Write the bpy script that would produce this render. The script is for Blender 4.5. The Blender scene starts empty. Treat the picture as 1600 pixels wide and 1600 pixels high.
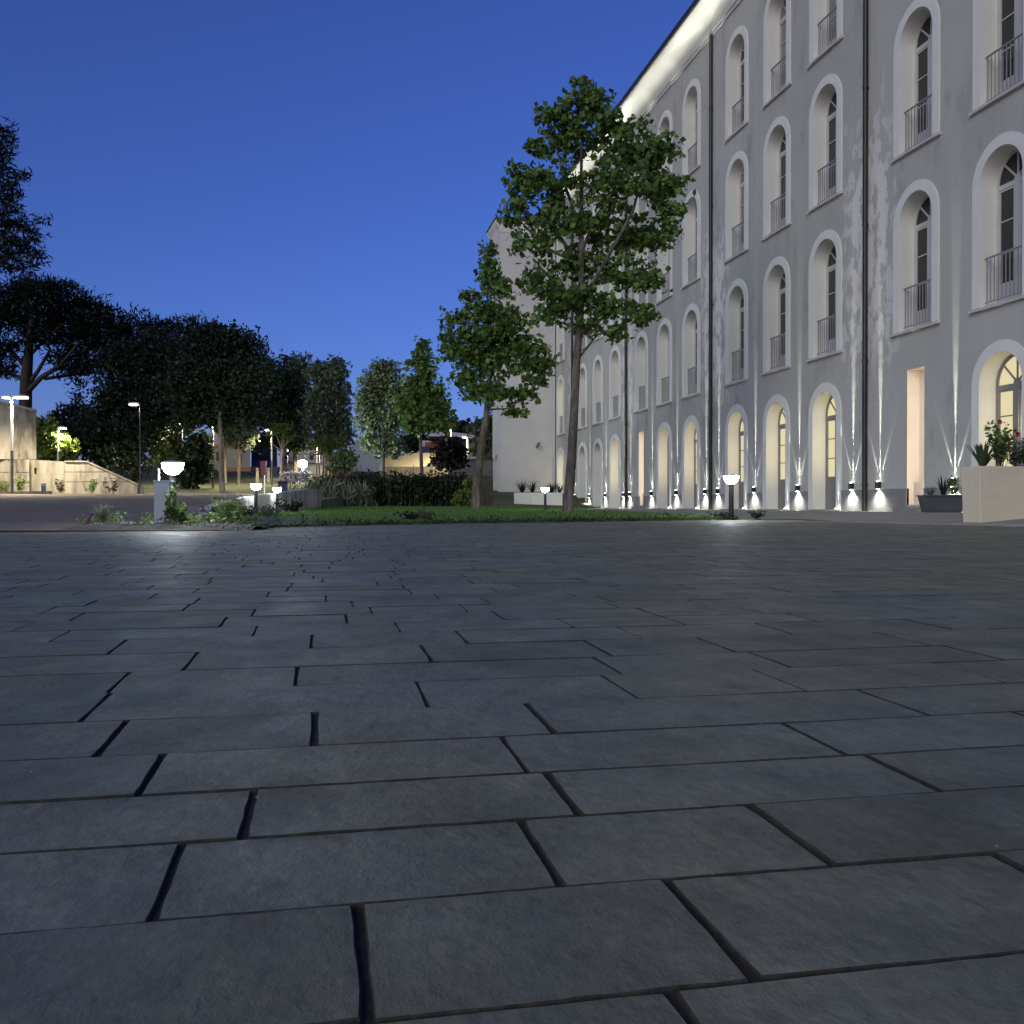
import bpy, math, random
import numpy as np
from mathutils import Vector, Matrix

RND = random.Random(11)
RNG = np.random.default_rng(11)
SC = bpy.context.scene
COL = SC.collection
rad = math.radians

# ------------------------------------------------------------------ camera
F = 1479.0                      # focal length in pixels of the 1600 px photograph
YAW = rad(11.35)
CY, SY = math.cos(YAW), math.sin(YAW)
EYE = 0.40
cam_d = bpy.data.cameras.new('camera')
cam_d.sensor_width = 36.0
cam_d.sensor_fit = 'HORIZONTAL'
cam_d.lens = 36.0 * F / 1600.0
cam_d.clip_start = 0.05
cam_d.clip_end = 2000.0
cam = bpy.data.objects.new('camera', cam_d)
COL.objects.link(cam)
cam.location = (0, 0, EYE)
cam.rotation_euler = (rad(90) - math.atan(10 / F), 0, -YAW)
SC.camera = cam

# ------------------------------------------------------------------ world, sun, exposure
SUN_EL, SUN_AZ = 24.0, 0.0
world = bpy.data.worlds.new('World')
SC.world = world
world.use_nodes = True
wn = world.node_tree.nodes
wl = world.node_tree.links
wn.clear()
w_out = wn.new('ShaderNodeOutputWorld')
w_bg = wn.new('ShaderNodeBackground')
w_sky = wn.new('ShaderNodeTexSky')
w_sky.sky_type = 'NISHITA'
w_sky.sun_disc = False
w_sky.sun_elevation = rad(9.0)
w_sky.sun_rotation = rad(222)
w_sky.altitude = 50
w_sky.air_density = 1.0
w_sky.dust_density = 0.3
w_sky.ozone_density = 6.0
w_mul = wn.new('ShaderNodeMixRGB')
w_mul.blend_type = 'MULTIPLY'
w_mul.inputs['Fac'].default_value = 1.0
w_mul.inputs['Color2'].default_value = (1.04, 0.685, 1.05, 1)
w_bg.inputs['Strength'].default_value = 0.14
wl.new(w_sky.outputs['Color'], w_mul.inputs['Color1'])
wl.new(w_mul.outputs['Color'], w_bg.inputs['Color'])
wl.new(w_bg.outputs['Background'], w_out.inputs['Surface'])

sun_d = bpy.data.lights.new('dusk_light', 'SUN')
sun_d.energy = 1.12
sun_d.angle = rad(35)
sun_d.color = (1.0, 1.0, 0.82)
sun = bpy.data.objects.new('dusk_light', sun_d)
COL.objects.link(sun)
sun.location = (-30, -20, 40)
_d = Vector((0.64, 0.70, -0.46)).normalized()
sun.rotation_euler = _d.to_track_quat('-Z', 'Y').to_euler()

SC.view_settings.view_transform = 'Standard'
SC.view_settings.look = 'None'
SC.view_settings.exposure = 0.0
SC.view_settings.gamma = 1.0
SC.view_settings.use_curve_mapping = False
SC.render.engine = 'CYCLES'
SC.cycles.use_denoising = True
SC.cycles.max_bounces = 6
SC.cycles.diffuse_bounces = 3
SC.cycles.sample_clamp_indirect = 4.0
SC.cycles.use_light_tree = True

# ------------------------------------------------------------------ helpers
def at(px, py, d):
    """World point seen at photograph pixel (px, py), d metres in front of the camera."""
    lx = (px - 800.0) / F * d
    return Vector((lx * CY + d * SY, -lx * SY + d * CY, EYE + (790.0 - py) / F * d))

TILT = 0.0068
def on_plaza(px, py):
    lx = (px - 800.0) / F
    dx, dy, dz = lx * CY + SY, -lx * SY + CY, -(py - 790.0) / F
    t = EYE / (TILT * dy - dz)
    return t * dx, t * dy

def lerp_tab(tab, v):
    if v <= tab[0][0]:
        return tab[0][1]
    for (a, b), (c, d) in zip(tab, tab[1:]):
        if v <= c:
            return b + (d - b) * (v - a) / (c - a)
    return tab[-1][1]

def tag(o, label, cat, group=None):
    o['label'] = label
    o['category'] = cat
    if group:
        o['group'] = group
    return o

def struct(o, kind='structure'):
    o['kind'] = kind
    return o

def empty(name, loc=(0, 0, 0), rz=0.0, parent=None):
    o = bpy.data.objects.new(name, None)
    o.empty_display_size = 0.2
    o.location = loc
    o.rotation_euler = (0, 0, rz)
    if parent:
        o.parent = parent
    COL.objects.link(o)
    return o

def link(name, me, parent=None, loc=(0, 0, 0), rot=(0, 0, 0)):
    o = bpy.data.objects.new(name, me)
    o.location = loc
    o.rotation_euler = rot
    if parent:
        o.parent = parent
    COL.objects.link(o)
    return o

def kids(o):
    return [c for c in bpy.data.objects if c.parent == o]

def copy_tree(o, parent=None):
    c = o.copy()
    COL.objects.link(c)
    if parent:
        c.parent = parent
    for ch in kids(o):
        copy_tree(ch, c)
    return c

class MB:
    """Collects shapes, then builds ONE mesh object."""
    def __init__(s):
        s.v, s.f, s.m = [], [], []
        s.cur = 0
    def quad(s, *p):
        n = len(s.v)
        s.v += [tuple(q) for q in p]
        s.f.append(tuple(range(n, n + len(p))))
        s.m.append(s.cur)
    def box(s, lo, hi):
        x0, y0, z0 = lo
        x1, y1, z1 = hi
        n = len(s.v)
        s.v += [(x0, y0, z0), (x1, y0, z0), (x1, y1, z0), (x0, y1, z0), (x0, y0, z1), (x1, y0, z1), (x1, y1, z1), (x0, y1, z1)]
        for q in ((0, 3, 2, 1), (4, 5, 6, 7), (0, 1, 5, 4), (1, 2, 6, 5), (2, 3, 7, 6), (3, 0, 4, 7)):
            s.f.append(tuple(n + i for i in q))
            s.m.append(s.cur)
    def tube(s, pts, radii, n=8, caps=True):
        pts = [Vector(p) for p in pts]
        rings = []
        up = Vector((0.31, 0.17, 1)).normalized()
        for i, p in enumerate(pts):
            a = pts[max(i - 1, 0)]
            b = pts[min(i + 1, len(pts) - 1)]
            t = (b - a).normalized()
            u = t.cross(up if abs(t.dot(up)) < 0.95 else Vector((1, 0, 0))).normalized()
            w = t.cross(u)
            r = radii[i] if hasattr(radii, '__len__') else radii
            k = len(s.v)
            for j in range(n):
                an = 2 * math.pi * j / n
                s.v.append(tuple(p + (u * math.cos(an) + w * math.sin(an)) * r))
            rings.append(k)
        for a, b in zip(rings, rings[1:]):
            for j in range(n):
                s.f.append((a + j, a + (j + 1) % n, b + (j + 1) % n, b + j))
                s.m.append(s.cur)
        if caps:
            s.f.append(tuple(rings[0] + j for j in reversed(range(n))))
            s.f.append(tuple(rings[-1] + j for j in range(n)))
            s.m += [s.cur, s.cur]
    def lathe(s, prof, n=20, c=(0, 0, 0)):
        rings = []
        for r, z in prof:
            k = len(s.v)
            for j in range(n):
                an = 2 * math.pi * j / n
                s.v.append((c[0] + r * math.cos(an), c[1] + r * math.sin(an), c[2] + z))
            rings.append(k)
        for a, b in zip(rings, rings[1:]):
            for j in range(n):
                s.f.append((a + j, a + (j + 1) % n, b + (j + 1) % n, b + j))
                s.m.append(s.cur)
    def prism(s, poly, axis, a, b):
        """poly: list of 2-D points; extruded along axis (0 x, 1 y, 2 z) from a to b."""
        def P(q, t):
            l = [q[0], q[1]]
            l.insert(axis, t)
            return tuple(l)
        n = len(s.v)
        k = len(poly)
        s.v += [P(q, a) for q in poly] + [P(q, b) for q in poly]
        s.f.append(tuple(n + i for i in range(k)))
        s.f.append(tuple(n + k + i for i in reversed(range(k))))
        s.m += [s.cur, s.cur]
        for i in range(k):
            j = (i + 1) % k
            s.f.append((n + i, n + k + i, n + k + j, n + j))
            s.m.append(s.cur)
    def mesh(s, name, mat, smooth=False, fix=True):
        me = bpy.data.meshes.new(name)
        me.from_pydata(s.v, [], s.f)
        for m in (mat if isinstance(mat, (list, tuple)) else [mat]):
            me.materials.append(m)
        if isinstance(mat, (list, tuple)):
            me.polygons.foreach_set('material_index', s.m)
        if fix:
            import bmesh
            bm = bmesh.new()
            bm.from_mesh(me)
            bmesh.ops.remove_doubles(bm, verts=bm.verts, dist=1e-5)
            bmesh.ops.recalc_face_normals(bm, faces=bm.faces)
            bm.to_mesh(me)
            bm.free()
        if smooth:
            me.polygons.foreach_set('use_smooth', [True] * len(me.polygons))
            try:
                me.set_sharp_from_angle(angle=rad(40))
            except Exception:
                pass
        me.update()
        return me
    def build(s, name, mat, parent=None, loc=(0, 0, 0), smooth=False, rot=(0, 0, 0), fix=True):
        return link(name, s.mesh(name, mat, smooth, fix), parent, loc, rot)

def np_mesh(name, V, Fq, mat, attr=None):
    """Mesh from arrays: V (n,3), Fq (m,k) all faces k-sided."""
    me = bpy.data.meshes.new(name)
    V = np.asarray(V, dtype=np.float32)
    Fq = np.asarray(Fq, dtype=np.int32)
    m, k = Fq.shape
    me.vertices.add(len(V))
    me.vertices.foreach_set('co', V.ravel())
    me.loops.add(m * k)
    me.loops.foreach_set('vertex_index', Fq.ravel())
    me.polygons.add(m)
    me.polygons.foreach_set('loop_start', np.arange(0, m * k, k, dtype=np.int32))
    me.materials.append(mat)
    me.update(calc_edges=True)
    me.validate()
    return me

# ------------------------------------------------------------------ materials
def nodes_of(name):
    m = bpy.data.materials.new(name)
    m.use_nodes = True
    nt = m.node_tree
    return m, nt, nt.nodes['Principled BSDF']

def noise_mat(name, c1, c2, scale=4.0, rough=0.8, bump=0.0, bump_scale=40.0, detail=6.0, island=0.0, spec=0.5, metal=0.0,
              stretch=(1, 1, 1), c3=None, c3_scale=0.7):
    m, nt, b = nodes_of(name)
    N, L = nt.nodes, nt.links
    tc = N.new('ShaderNodeTexCoord')
    mp = N.new('ShaderNodeMapping')
    mp.inputs['Scale'].default_value = stretch
    L.new(tc.outputs['Object'], mp.inputs['Vector'])
    nz = N.new('ShaderNodeTexNoise')
    nz.inputs['Scale'].default_value = scale
    nz.inputs['Detail'].default_value = detail
    nz.inputs['Roughness'].default_value = 0.62
    L.new(mp.outputs['Vector'], nz.inputs['Vector'])
    rp = N.new('ShaderNodeValToRGB')
    rp.color_ramp.elements[0].position = 0.32
    rp.color_ramp.elements[1].position = 0.70
    rp.color_ramp.elements[0].color = (*c1, 1)
    rp.color_ramp.elements[1].color = (*c2, 1)
    L.new(nz.outputs['Fac'], rp.inputs['Fac'])
    col = rp.outputs['Color']
    if c3:
        n3 = N.new('ShaderNodeTexNoise')
        n3.inputs['Scale'].default_value = c3_scale
        n3.inputs['Detail'].default_value = 8
        n3.inputs['Roughness'].default_value = 0.7
        L.new(mp.outputs['Vector'], n3.inputs['Vector'])
        r3 = N.new('ShaderNodeValToRGB')
        r3.color_ramp.elements[0].position = 0.48
        r3.color_ramp.elements[1].position = 0.66
        L.new(n3.outputs['Fac'], r3.inputs['Fac'])
        mx = N.new('ShaderNodeMixRGB')
        mx.inputs['Color2'].default_value = (*c3, 1)
        L.new(r3.outputs['Color'], mx.inputs['Fac'])
        L.new(col, mx.inputs['Color1'])
        col = mx.outputs['Color']
    if island > 0:
        ge = N.new('ShaderNodeNewGeometry')
        oi = N.new('ShaderNodeObjectInfo')
        ad = N.new('ShaderNodeMath')
        ad.operation = 'ADD'
        L.new(ge.outputs['Random Per Island'], ad.inputs[0])
        L.new(oi.outputs['Random'], ad.inputs[1])
        fr = N.new('ShaderNodeMath')
        fr.operation = 'FRACT'
        L.new(ad.outputs[0], fr.inputs[0])
        mr = N.new('ShaderNodeMapRange')
        mr.inputs['To Min'].default_value = 1 - island
        mr.inputs['To Max'].default_value = 1 + island
        L.new(fr.outputs[0], mr.inputs['Value'])
        hs = N.new('ShaderNodeHueSaturation')
        L.new(mr.outputs[0], hs.inputs['Value'])
        L.new(col, hs.inputs['Color'])
        col = hs.outputs['Color']
    L.new(col, b.inputs['Base Color'])
    b.inputs['Roughness'].default_value = rough
    b.inputs['Metallic'].default_value = metal
    b.inputs['Specular IOR Level'].default_value = spec
    if bump > 0:
        nb = N.new('ShaderNodeTexNoise')
        nb.inputs['Scale'].default_value = bump_scale
        nb.inputs['Detail'].default_value = 8
        nb.inputs['Roughness'].default_value = 0.65
        L.new(mp.outputs['Vector'], nb.inputs['Vector'])
        bp = N.new('ShaderNodeBump')
        bp.inputs['Strength'].default_value = 1.0
        bp.inputs['Distance'].default_value = bump
        L.new(nb.outputs['Fac'], bp.inputs['Height'])
        L.new(bp.outputs['Normal'], b.inputs['Normal'])
    return m

def leaf_mat(name, c1, c2, rough=0.5):
    m, nt, b = nodes_of(name)
    N, L = nt.nodes, nt.links
    ge = N.new('ShaderNodeNewGeometry')
    rp = N.new('ShaderNodeValToRGB')
    rp.color_ramp.elements[0].color = (*c1, 1)
    rp.color_ramp.elements[1].color = (*c2, 1)
    L.new(ge.outputs['Random Per Island'], rp.inputs['Fac'])
    L.new(rp.outputs['Color'], b.inputs['Base Color'])
    b.inputs['Roughness'].default_value = rough
    b.inputs['Specular IOR Level'].default_value = 0.3
    tr = N.new('ShaderNodeBsdfTranslucent')
    L.new(rp.outputs['Color'], tr.inputs['Color'])
    mx = N.new('ShaderNodeMixShader')
    mx.inputs['Fac'].default_value = 0.3
    out = N['Material Output']
    L.new(b.outputs['BSDF'], mx.inputs[1])
    L.new(tr.outputs['BSDF'], mx.inputs[2])
    L.new(mx.outputs['Shader'], out.inputs['Surface'])
    return m

def glow_mat(name, col, strength):
    m, nt, b = nodes_of(name)
    b.inputs['Base Color'].default_value = (0.06, 0.06, 0.06, 1)
    b.inputs['Emission Color'].default_value = (*col, 1)
    b.inputs['Emission Strength'].default_value = strength
    return m

def plaster_mat():
    """Facade plaster: cream, faintly clouded, leaf-dappled light painted in as pale mottling beside the downpipes."""
    m, nt, b = nodes_of('facade_plaster')
    N, L = nt.nodes, nt.links
    tc = N.new('ShaderNodeTexCoord')
    def noise(scale, detail=6, rough=0.6, stretch=(1, 1, 1)):
        mp = N.new('ShaderNodeMapping')
        mp.inputs['Scale'].default_value = stretch
        L.new(tc.outputs['Object'], mp.inputs['Vector'])
        n = N.new('ShaderNodeTexNoise')
        n.inputs['Scale'].default_value = scale
        n.inputs['Detail'].default_value = detail
        n.inputs['Roughness'].default_value = rough
        L.new(mp.outputs['Vector'], n.inputs['Vector'])
        return n.outputs['Fac']
    def math_(op, a, bb=None, v=None):
        n = N.new('ShaderNodeMath')
        n.operation = op
        L.new(a, n.inputs[0])
        if bb is not None:
            L.new(bb, n.inputs[1])
        elif v is not None:
            n.inputs[1].default_value = v
        return n.outputs[0]
    def maprange(x, a, c, lo=0.0, hi=1.0):
        n = N.new('ShaderNodeMapRange')
        n.interpolation_type = 'SMOOTHSTEP'
        n.inputs['From Min'].default_value = a
        n.inputs['From Max'].default_value = c
        n.inputs['To Min'].default_value = lo
        n.inputs['To Max'].default_value = hi
        L.new(x, n.inputs['Value'])
        return n.outputs['Result']
    rp = N.new('ShaderNodeValToRGB')
    rp.color_ramp.elements[0].position = 0.3
    rp.color_ramp.elements[1].position = 0.72
    rp.color_ramp.elements[0].color = (0.43, 0.435, 0.375, 1)
    rp.color_ramp.elements[1].color = (0.53, 0.53, 0.46, 1)
    L.new(noise(0.22, 7, 0.6), rp.inputs['Fac'])
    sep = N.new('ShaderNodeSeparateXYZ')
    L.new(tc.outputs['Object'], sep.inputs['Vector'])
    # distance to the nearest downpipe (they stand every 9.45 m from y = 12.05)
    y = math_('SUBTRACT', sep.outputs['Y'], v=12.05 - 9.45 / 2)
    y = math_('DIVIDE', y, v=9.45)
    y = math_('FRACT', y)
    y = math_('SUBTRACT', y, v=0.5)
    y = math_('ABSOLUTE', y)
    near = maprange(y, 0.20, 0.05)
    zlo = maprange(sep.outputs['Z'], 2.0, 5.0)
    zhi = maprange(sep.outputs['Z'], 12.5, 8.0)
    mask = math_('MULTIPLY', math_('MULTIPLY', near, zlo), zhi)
    dapple = maprange(math_('ADD', noise(2.6, 5, 0.6, (1, 1.3, 0.7)), math_('MULTIPLY', mask, v=0.20)), 0.61, 0.69)
    st = math_('MULTIPLY', dapple, mask)  # pale mottling in the colour stands in for light dappled by leaves
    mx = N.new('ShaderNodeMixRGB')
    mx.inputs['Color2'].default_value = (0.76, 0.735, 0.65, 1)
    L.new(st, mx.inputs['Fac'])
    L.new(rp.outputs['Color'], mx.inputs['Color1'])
    # faint grey dirt blotches
    m2 = N.new('ShaderNodeMixRGB')
    m2.inputs['Color2'].default_value = (0.30, 0.285, 0.255, 1)
    L.new(math_('MULTIPLY', maprange(noise(0.9, 8, 0.7, (1, 1, 0.45)), 0.50, 0.72), v=0.75), m2.inputs['Fac'])
    L.new(mx.outputs['Color'], m2.inputs['Color1'])
    L.new(m2.outputs['Color'], b.inputs['Base Color'])
    b.inputs['Roughness'].default_value = 0.92
    b.inputs['Specular IOR Level'].default_value = 0.2
    bp = N.new('ShaderNodeBump')
    bp.inputs['Distance'].default_value = 0.004
    L.new(math_('ADD', noise(1.6, 4, 0.5), math_('MULTIPLY', noise(14, 6, 0.6), v=0.25)), bp.inputs['Height'])
    L.new(bp.outputs['Normal'], b.inputs['Normal'])
    return m

M = {}
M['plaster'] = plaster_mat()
M['wing'] = noise_mat('wing_plaster', (0.56, 0.55, 0.51), (0.64, 0.63, 0.585), 0.5, 0.9, 0.003, 6)
M['trim'] = noise_mat('white_trim', (0.76, 0.76, 0.67), (0.83, 0.82, 0.73), 1.5, 0.85, 0.001, 30)
M['plinth'] = noise_mat('grey_plinth', (0.20, 0.20, 0.185), (0.27, 0.265, 0.25), 1.2, 0.9, 0.002, 25)
M['cornice'] = noise_mat('cornice_plaster', (0.66, 0.64, 0.58), (0.74, 0.72, 0.66), 0.8, 0.9, 0.004, 3)
M['window_paint'] = noise_mat('window_paint', (0.50, 0.49, 0.46), (0.58, 0.57, 0.54), 3, 0.5)
M['door_paint'] = noise_mat('door_paint', (0.20, 0.195, 0.18), (0.25, 0.24, 0.225), 3, 0.5)
M['glass_dark'] = noise_mat('dark_glass', (0.012, 0.013, 0.016), (0.02, 0.021, 0.025), 1.5, 0.08, spec=0.6)
M['glass_lit'] = glow_mat('lit_glass', (1.0, 0.88, 0.50), 0.72)
M['glass_dim'] = noise_mat('dim_glass', (0.16, 0.155, 0.145), (0.26, 0.25, 0.235), 1.5, 0.15, spec=0.5)
M['rail'] = noise_mat('rail_iron', (0.26, 0.26, 0.265), (0.32, 0.32, 0.325), 8, 0.5)
M['pipe'] = noise_mat('pipe_brown', (0.012, 0.010, 0.009), (0.022, 0.018, 0.016), 2, 0.4)
M['niche'] = noise_mat('niche_plaster', (0.60, 0.53, 0.44), (0.68, 0.60, 0.50), 1.4, 0.9)
M['niche_fill_glow'] = glow_mat('added_niche_fill_strip', (1.0, 0.82, 0.6), 4.0)  # added glow to brighten the niches, not a real fitting
M['sill'] = noise_mat('sill_stone', (0.55, 0.52, 0.46), (0.66, 0.63, 0.56), 4, 0.7)
M['roof'] = noise_mat('roof_tile', (0.06, 0.035, 0.028), (0.10, 0.06, 0.045), 6, 0.9)
M['black_metal'] = noise_mat('black_metal', (0.012, 0.012, 0.013), (0.022, 0.022, 0.024), 12, 0.45)
M['grey_metal'] = noise_mat('grey_metal', (0.09, 0.09, 0.095), (0.13, 0.13, 0.135), 9, 0.45)
M['white_metal'] = noise_mat('white_metal', (0.55, 0.55, 0.53), (0.62, 0.62, 0.60), 9, 0.5)
M['bowl'] = glow_mat('bowl_glow', (0.90, 0.97, 1.0), 130.0)
M['bowl_far'] = glow_mat('bowl_glow_far', (0.95, 0.98, 1.0), 110.0)
M['wall_led'] = glow_mat('wall_led', (0.95, 1.0, 0.95), 16.0)
M['street_glow'] = glow_mat('street_glow', (1.0, 0.93, 0.76), 14.0)
M['flood_glow'] = glow_mat('flood_glow', (0.86, 0.95, 1.0), 90.0)
def stone_mat():
    m, nt, b = nodes_of('paver_stone')
    N, L = nt.nodes, nt.links
    tc = N.new('ShaderNodeNewGeometry')
    def noise(scale, detail=6, rough=0.6, stretch=(1, 1, 1)):
        mp = N.new('ShaderNodeMapping')
        mp.inputs['Scale'].default_value = stretch
        L.new(tc.outputs['Position'], mp.inputs['Vector'])
        n = N.new('ShaderNodeTexNoise')
        n.inputs['Scale'].default_value = scale
        n.inputs['Detail'].default_value = detail
        n.inputs['Roughness'].default_value = rough
        L.new(mp.outputs['Vector'], n.inputs['Vector'])
        return n.outputs['Fac']
    rp = N.new('ShaderNodeValToRGB')
    rp.color_ramp.elements[0].position = 0.3
    rp.color_ramp.elements[1].position = 0.72
    rp.color_ramp.elements[0].color = (0.095, 0.096, 0.062, 1)
    rp.color_ramp.elements[1].color = (0.275, 0.272, 0.172, 1)
    cm = N.new('ShaderNodeMath'); cm.operation = 'MULTIPLY_ADD'
    L.new(noise(55, 8, 0.7, (1.3, 0.8, 1)), cm.inputs[0])
    cm.inputs[1].default_value = 0.55
    cs = N.new('ShaderNodeMath'); cs.operation = 'MULTIPLY'
    L.new(noise(7, 9, 0.68, (1.2, 0.9, 1)), cs.inputs[0])
    cs.inputs[1].default_value = 0.5
    L.new(cs.outputs[0], cm.inputs[2])
    L.new(cm.outputs[0], rp.inputs['Fac'])
    oi = N.new('ShaderNodeObjectInfo')
    ad = N.new('ShaderNodeMath'); ad.operation = 'ADD'
    L.new(tc.outputs['Random Per Island'], ad.inputs[0])
    L.new(oi.outputs['Random'], ad.inputs[1])
    fr = N.new('ShaderNodeMath'); fr.operation = 'FRACT'
    L.new(ad.outputs[0], fr.inputs[0])
    mr = N.new('ShaderNodeMapRange')
    mr.inputs['To Min'].default_value = 0.84
    mr.inputs['To Max'].default_value = 1.14
    L.new(fr.outputs[0], mr.inputs['Value'])
    hs = N.new('ShaderNodeHueSaturation')
    L.new(mr.outputs[0], hs.inputs['Value'])
    L.new(rp.outputs['Color'], hs.inputs['Color'])
    # broad warm and cool weathering, and pale worn blotches
    wr = N.new('ShaderNodeValToRGB')
    wr.color_ramp.elements[0].position, wr.color_ramp.elements[1].position = 0.36, 0.66
    wr.color_ramp.elements[0].color, wr.color_ramp.elements[1].color = (0.86, 0.95, 1.12, 1), (1.16, 1.05, 0.86, 1)
    L.new(noise(1.1, 6, 0.6), wr.inputs['Fac'])
    m1 = N.new('ShaderNodeMixRGB'); m1.blend_type = 'MULTIPLY'; m1.inputs['Fac'].default_value = 0.9
    L.new(hs.outputs['Color'], m1.inputs['Color1'])
    L.new(wr.outputs['Color'], m1.inputs['Color2'])
    pr = N.new('ShaderNodeValToRGB')
    pr.color_ramp.elements[0].position, pr.color_ramp.elements[1].position = 0.42, 0.72
    pr.color_ramp.elements[0].color, pr.color_ramp.elements[1].color = (0.86, 0.86, 0.86, 1), (1.28, 1.28, 1.28, 1)
    L.new(noise(3.3, 8, 0.7), pr.inputs['Fac'])
    m2 = N.new('ShaderNodeMixRGB'); m2.blend_type = 'MULTIPLY'; m2.inputs['Fac'].default_value = 1.0
    L.new(m1.outputs['Color'], m2.inputs['Color1'])
    L.new(pr.outputs['Color'], m2.inputs['Color2'])
    L.new(m2.outputs['Color'], b.inputs['Base Color'])
    rr = N.new('ShaderNodeMapRange')
    rr.inputs['From Min'].default_value = 0.3
    rr.inputs['From Max'].default_value = 0.7
    rr.inputs['To Min'].default_value = 0.50
    rr.inputs['To Max'].default_value = 0.78
    L.new(noise(5, 5), rr.inputs['Value'])
    L.new(rr.outputs['Result'], b.inputs['Roughness'])
    b.inputs['Specular IOR Level'].default_value = 0.5
    h = N.new('ShaderNodeMath'); h.operation = 'MULTIPLY_ADD'
    L.new(noise(42, 8, 0.68, (1.3, 0.8, 1)), h.inputs[0])
    h.inputs[1].default_value = 0.45
    L.new(noise(12, 6, 0.6, (1.2, 0.9, 1)), h.inputs[2])
    bp = N.new('ShaderNodeBump')
    bp.inputs['Distance'].default_value = 0.013
    bp.inputs['Strength'].default_value = 0.9
    L.new(h.outputs[0], bp.inputs['Height'])
    L.new(bp.outputs['Normal'], b.inputs['Normal'])
    return m
M['stone'] = stone_mat()
M['joint'] = noise_mat('joint_sand', (0.026, 0.022, 0.015), (0.07, 0.058, 0.042), 60, 0.95, 0.004, 90)
M['road'] = noise_mat('road_asphalt', (0.15, 0.122, 0.085), (0.21, 0.172, 0.125), 1.1, 0.85, 0.004, 60, c3=(0.11, 0.095, 0.075), c3_scale=0.25)
M['apron'] = noise_mat('apron_concrete', (0.24, 0.225, 0.19), (0.31, 0.29, 0.25), 0.9, 0.85, 0.003, 40)
M['soil'] = noise_mat('bed_soil', (0.07, 0.062, 0.05), (0.16, 0.145, 0.12), 14, 0.95, 0.02, 30)
M['gravel'] = noise_mat('gravel', (0.12, 0.115, 0.10), (0.30, 0.285, 0.25), 5, 0.9, island=0.3)
M['earth'] = noise_mat('earth_grass', (0.05, 0.065, 0.02), (0.10, 0.105, 0.045), 0.5, 0.95, 0.03, 8)
M['turf'] = noise_mat('turf', (0.055, 0.10, 0.025), (0.09, 0.15, 0.045), 3, 0.95, 0.01, 40)
M['concrete'] = noise_mat('old_concrete', (0.24, 0.22, 0.175), (0.42, 0.39, 0.32), 1.6, 0.9, 0.006, 12, stretch=(1, 1, 0.22), c3=(0.10, 0.092, 0.07), c3_scale=1.3)
M['white_wall'] = noise_mat('whitewash', (0.42, 0.41, 0.38), (0.62, 0.61, 0.58), 1.2, 0.9, 0.004, 12, stretch=(1, 1, 0.22), c3=(0.10, 0.10, 0.09), c3_scale=2.6)
M['planter'] = noise_mat('planter_render', (0.70, 0.61, 0.42), (0.78, 0.69, 0.49), 1.0, 0.8, 0.001, 60, c3=(0.62, 0.53, 0.40), c3_scale=0.8)
M['tub'] = noise_mat('tub_plastic', (0.055, 0.06, 0.065), (0.085, 0.09, 0.095), 3, 0.5)
M['bark'] = noise_mat('bark', (0.045, 0.038, 0.028), (0.16, 0.14, 0.10), 9, 0.95, 0.05, 16, stretch=(1, 1, 0.25), c3=(0.26, 0.235, 0.18), c3_scale=3.2)
M['bark_dark'] = noise_mat('bark_dark', (0.03, 0.022, 0.015), (0.06, 0.045, 0.03), 4, 0.95, 0.03, 12)
M['bark_pale'] = noise_mat('bark_pale', (0.25, 0.21, 0.15), (0.36, 0.31, 0.23), 4, 0.95, 0.02, 12)
M['leaf_maple'] = leaf_mat('leaf_maple', (0.055, 0.115, 0.025), (0.20, 0.31, 0.07))
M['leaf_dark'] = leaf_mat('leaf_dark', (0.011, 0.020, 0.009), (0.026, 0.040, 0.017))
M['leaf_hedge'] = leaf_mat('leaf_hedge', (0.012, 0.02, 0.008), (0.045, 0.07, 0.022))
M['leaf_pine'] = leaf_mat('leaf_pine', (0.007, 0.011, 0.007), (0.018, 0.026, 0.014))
M['leaf_grey'] = leaf_mat('leaf_grey', (0.06, 0.085, 0.045), (0.16, 0.19, 0.115))
M['leaf_pale'] = leaf_mat('leaf_pale', (0.10, 0.145, 0.06), (0.23, 0.29, 0.14))
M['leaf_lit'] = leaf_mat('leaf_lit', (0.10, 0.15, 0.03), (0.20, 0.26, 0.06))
M['leaf_plum'] = leaf_mat('leaf_plum', (0.016, 0.012, 0.013), (0.04, 0.028, 0.03))
M['leaf_weed'] = leaf_mat('leaf_weed', (0.07, 0.12, 0.03), (0.20, 0.27, 0.09))
M['leaf_silver'] = leaf_mat('leaf_silver', (0.12, 0.15, 0.08), (0.26, 0.29, 0.18))
M['leaf_agave'] = leaf_mat('leaf_agave', (0.06, 0.10, 0.035), (0.11, 0.16, 0.06))
M['blade'] = leaf_mat('grass_blade', (0.07, 0.15, 0.032), (0.15, 0.27, 0.07))
M['leaf_dry'] = leaf_mat('leaf_dry', (0.09, 0.075, 0.045), (0.18, 0.15, 0.09))
M['petal'] = leaf_mat('petal_red', (0.40, 0.02, 0.04), (0.60, 0.05, 0.08))
M['petal_white'] = leaf_mat('petal_white', (0.6, 0.55, 0.5), (0.75, 0.72, 0.66))
M['stake'] = noise_mat('stake_wood', (0.045, 0.04, 0.03), (0.12, 0.105, 0.08), 5, 0.9)
M['purple'] = noise_mat('purple_plastic', (0.13, 0.03, 0.12), (0.20, 0.06, 0.18), 6, 0.5)
M['box_grey'] = noise_mat('cabinet_grey', (0.36, 0.38, 0.41), (0.44, 0.46, 0.49), 4, 0.6)
M['house_cream'] = noise_mat('house_cream', (0.42, 0.36, 0.24), (0.50, 0.44, 0.31), 0.7, 0.9)
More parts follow.
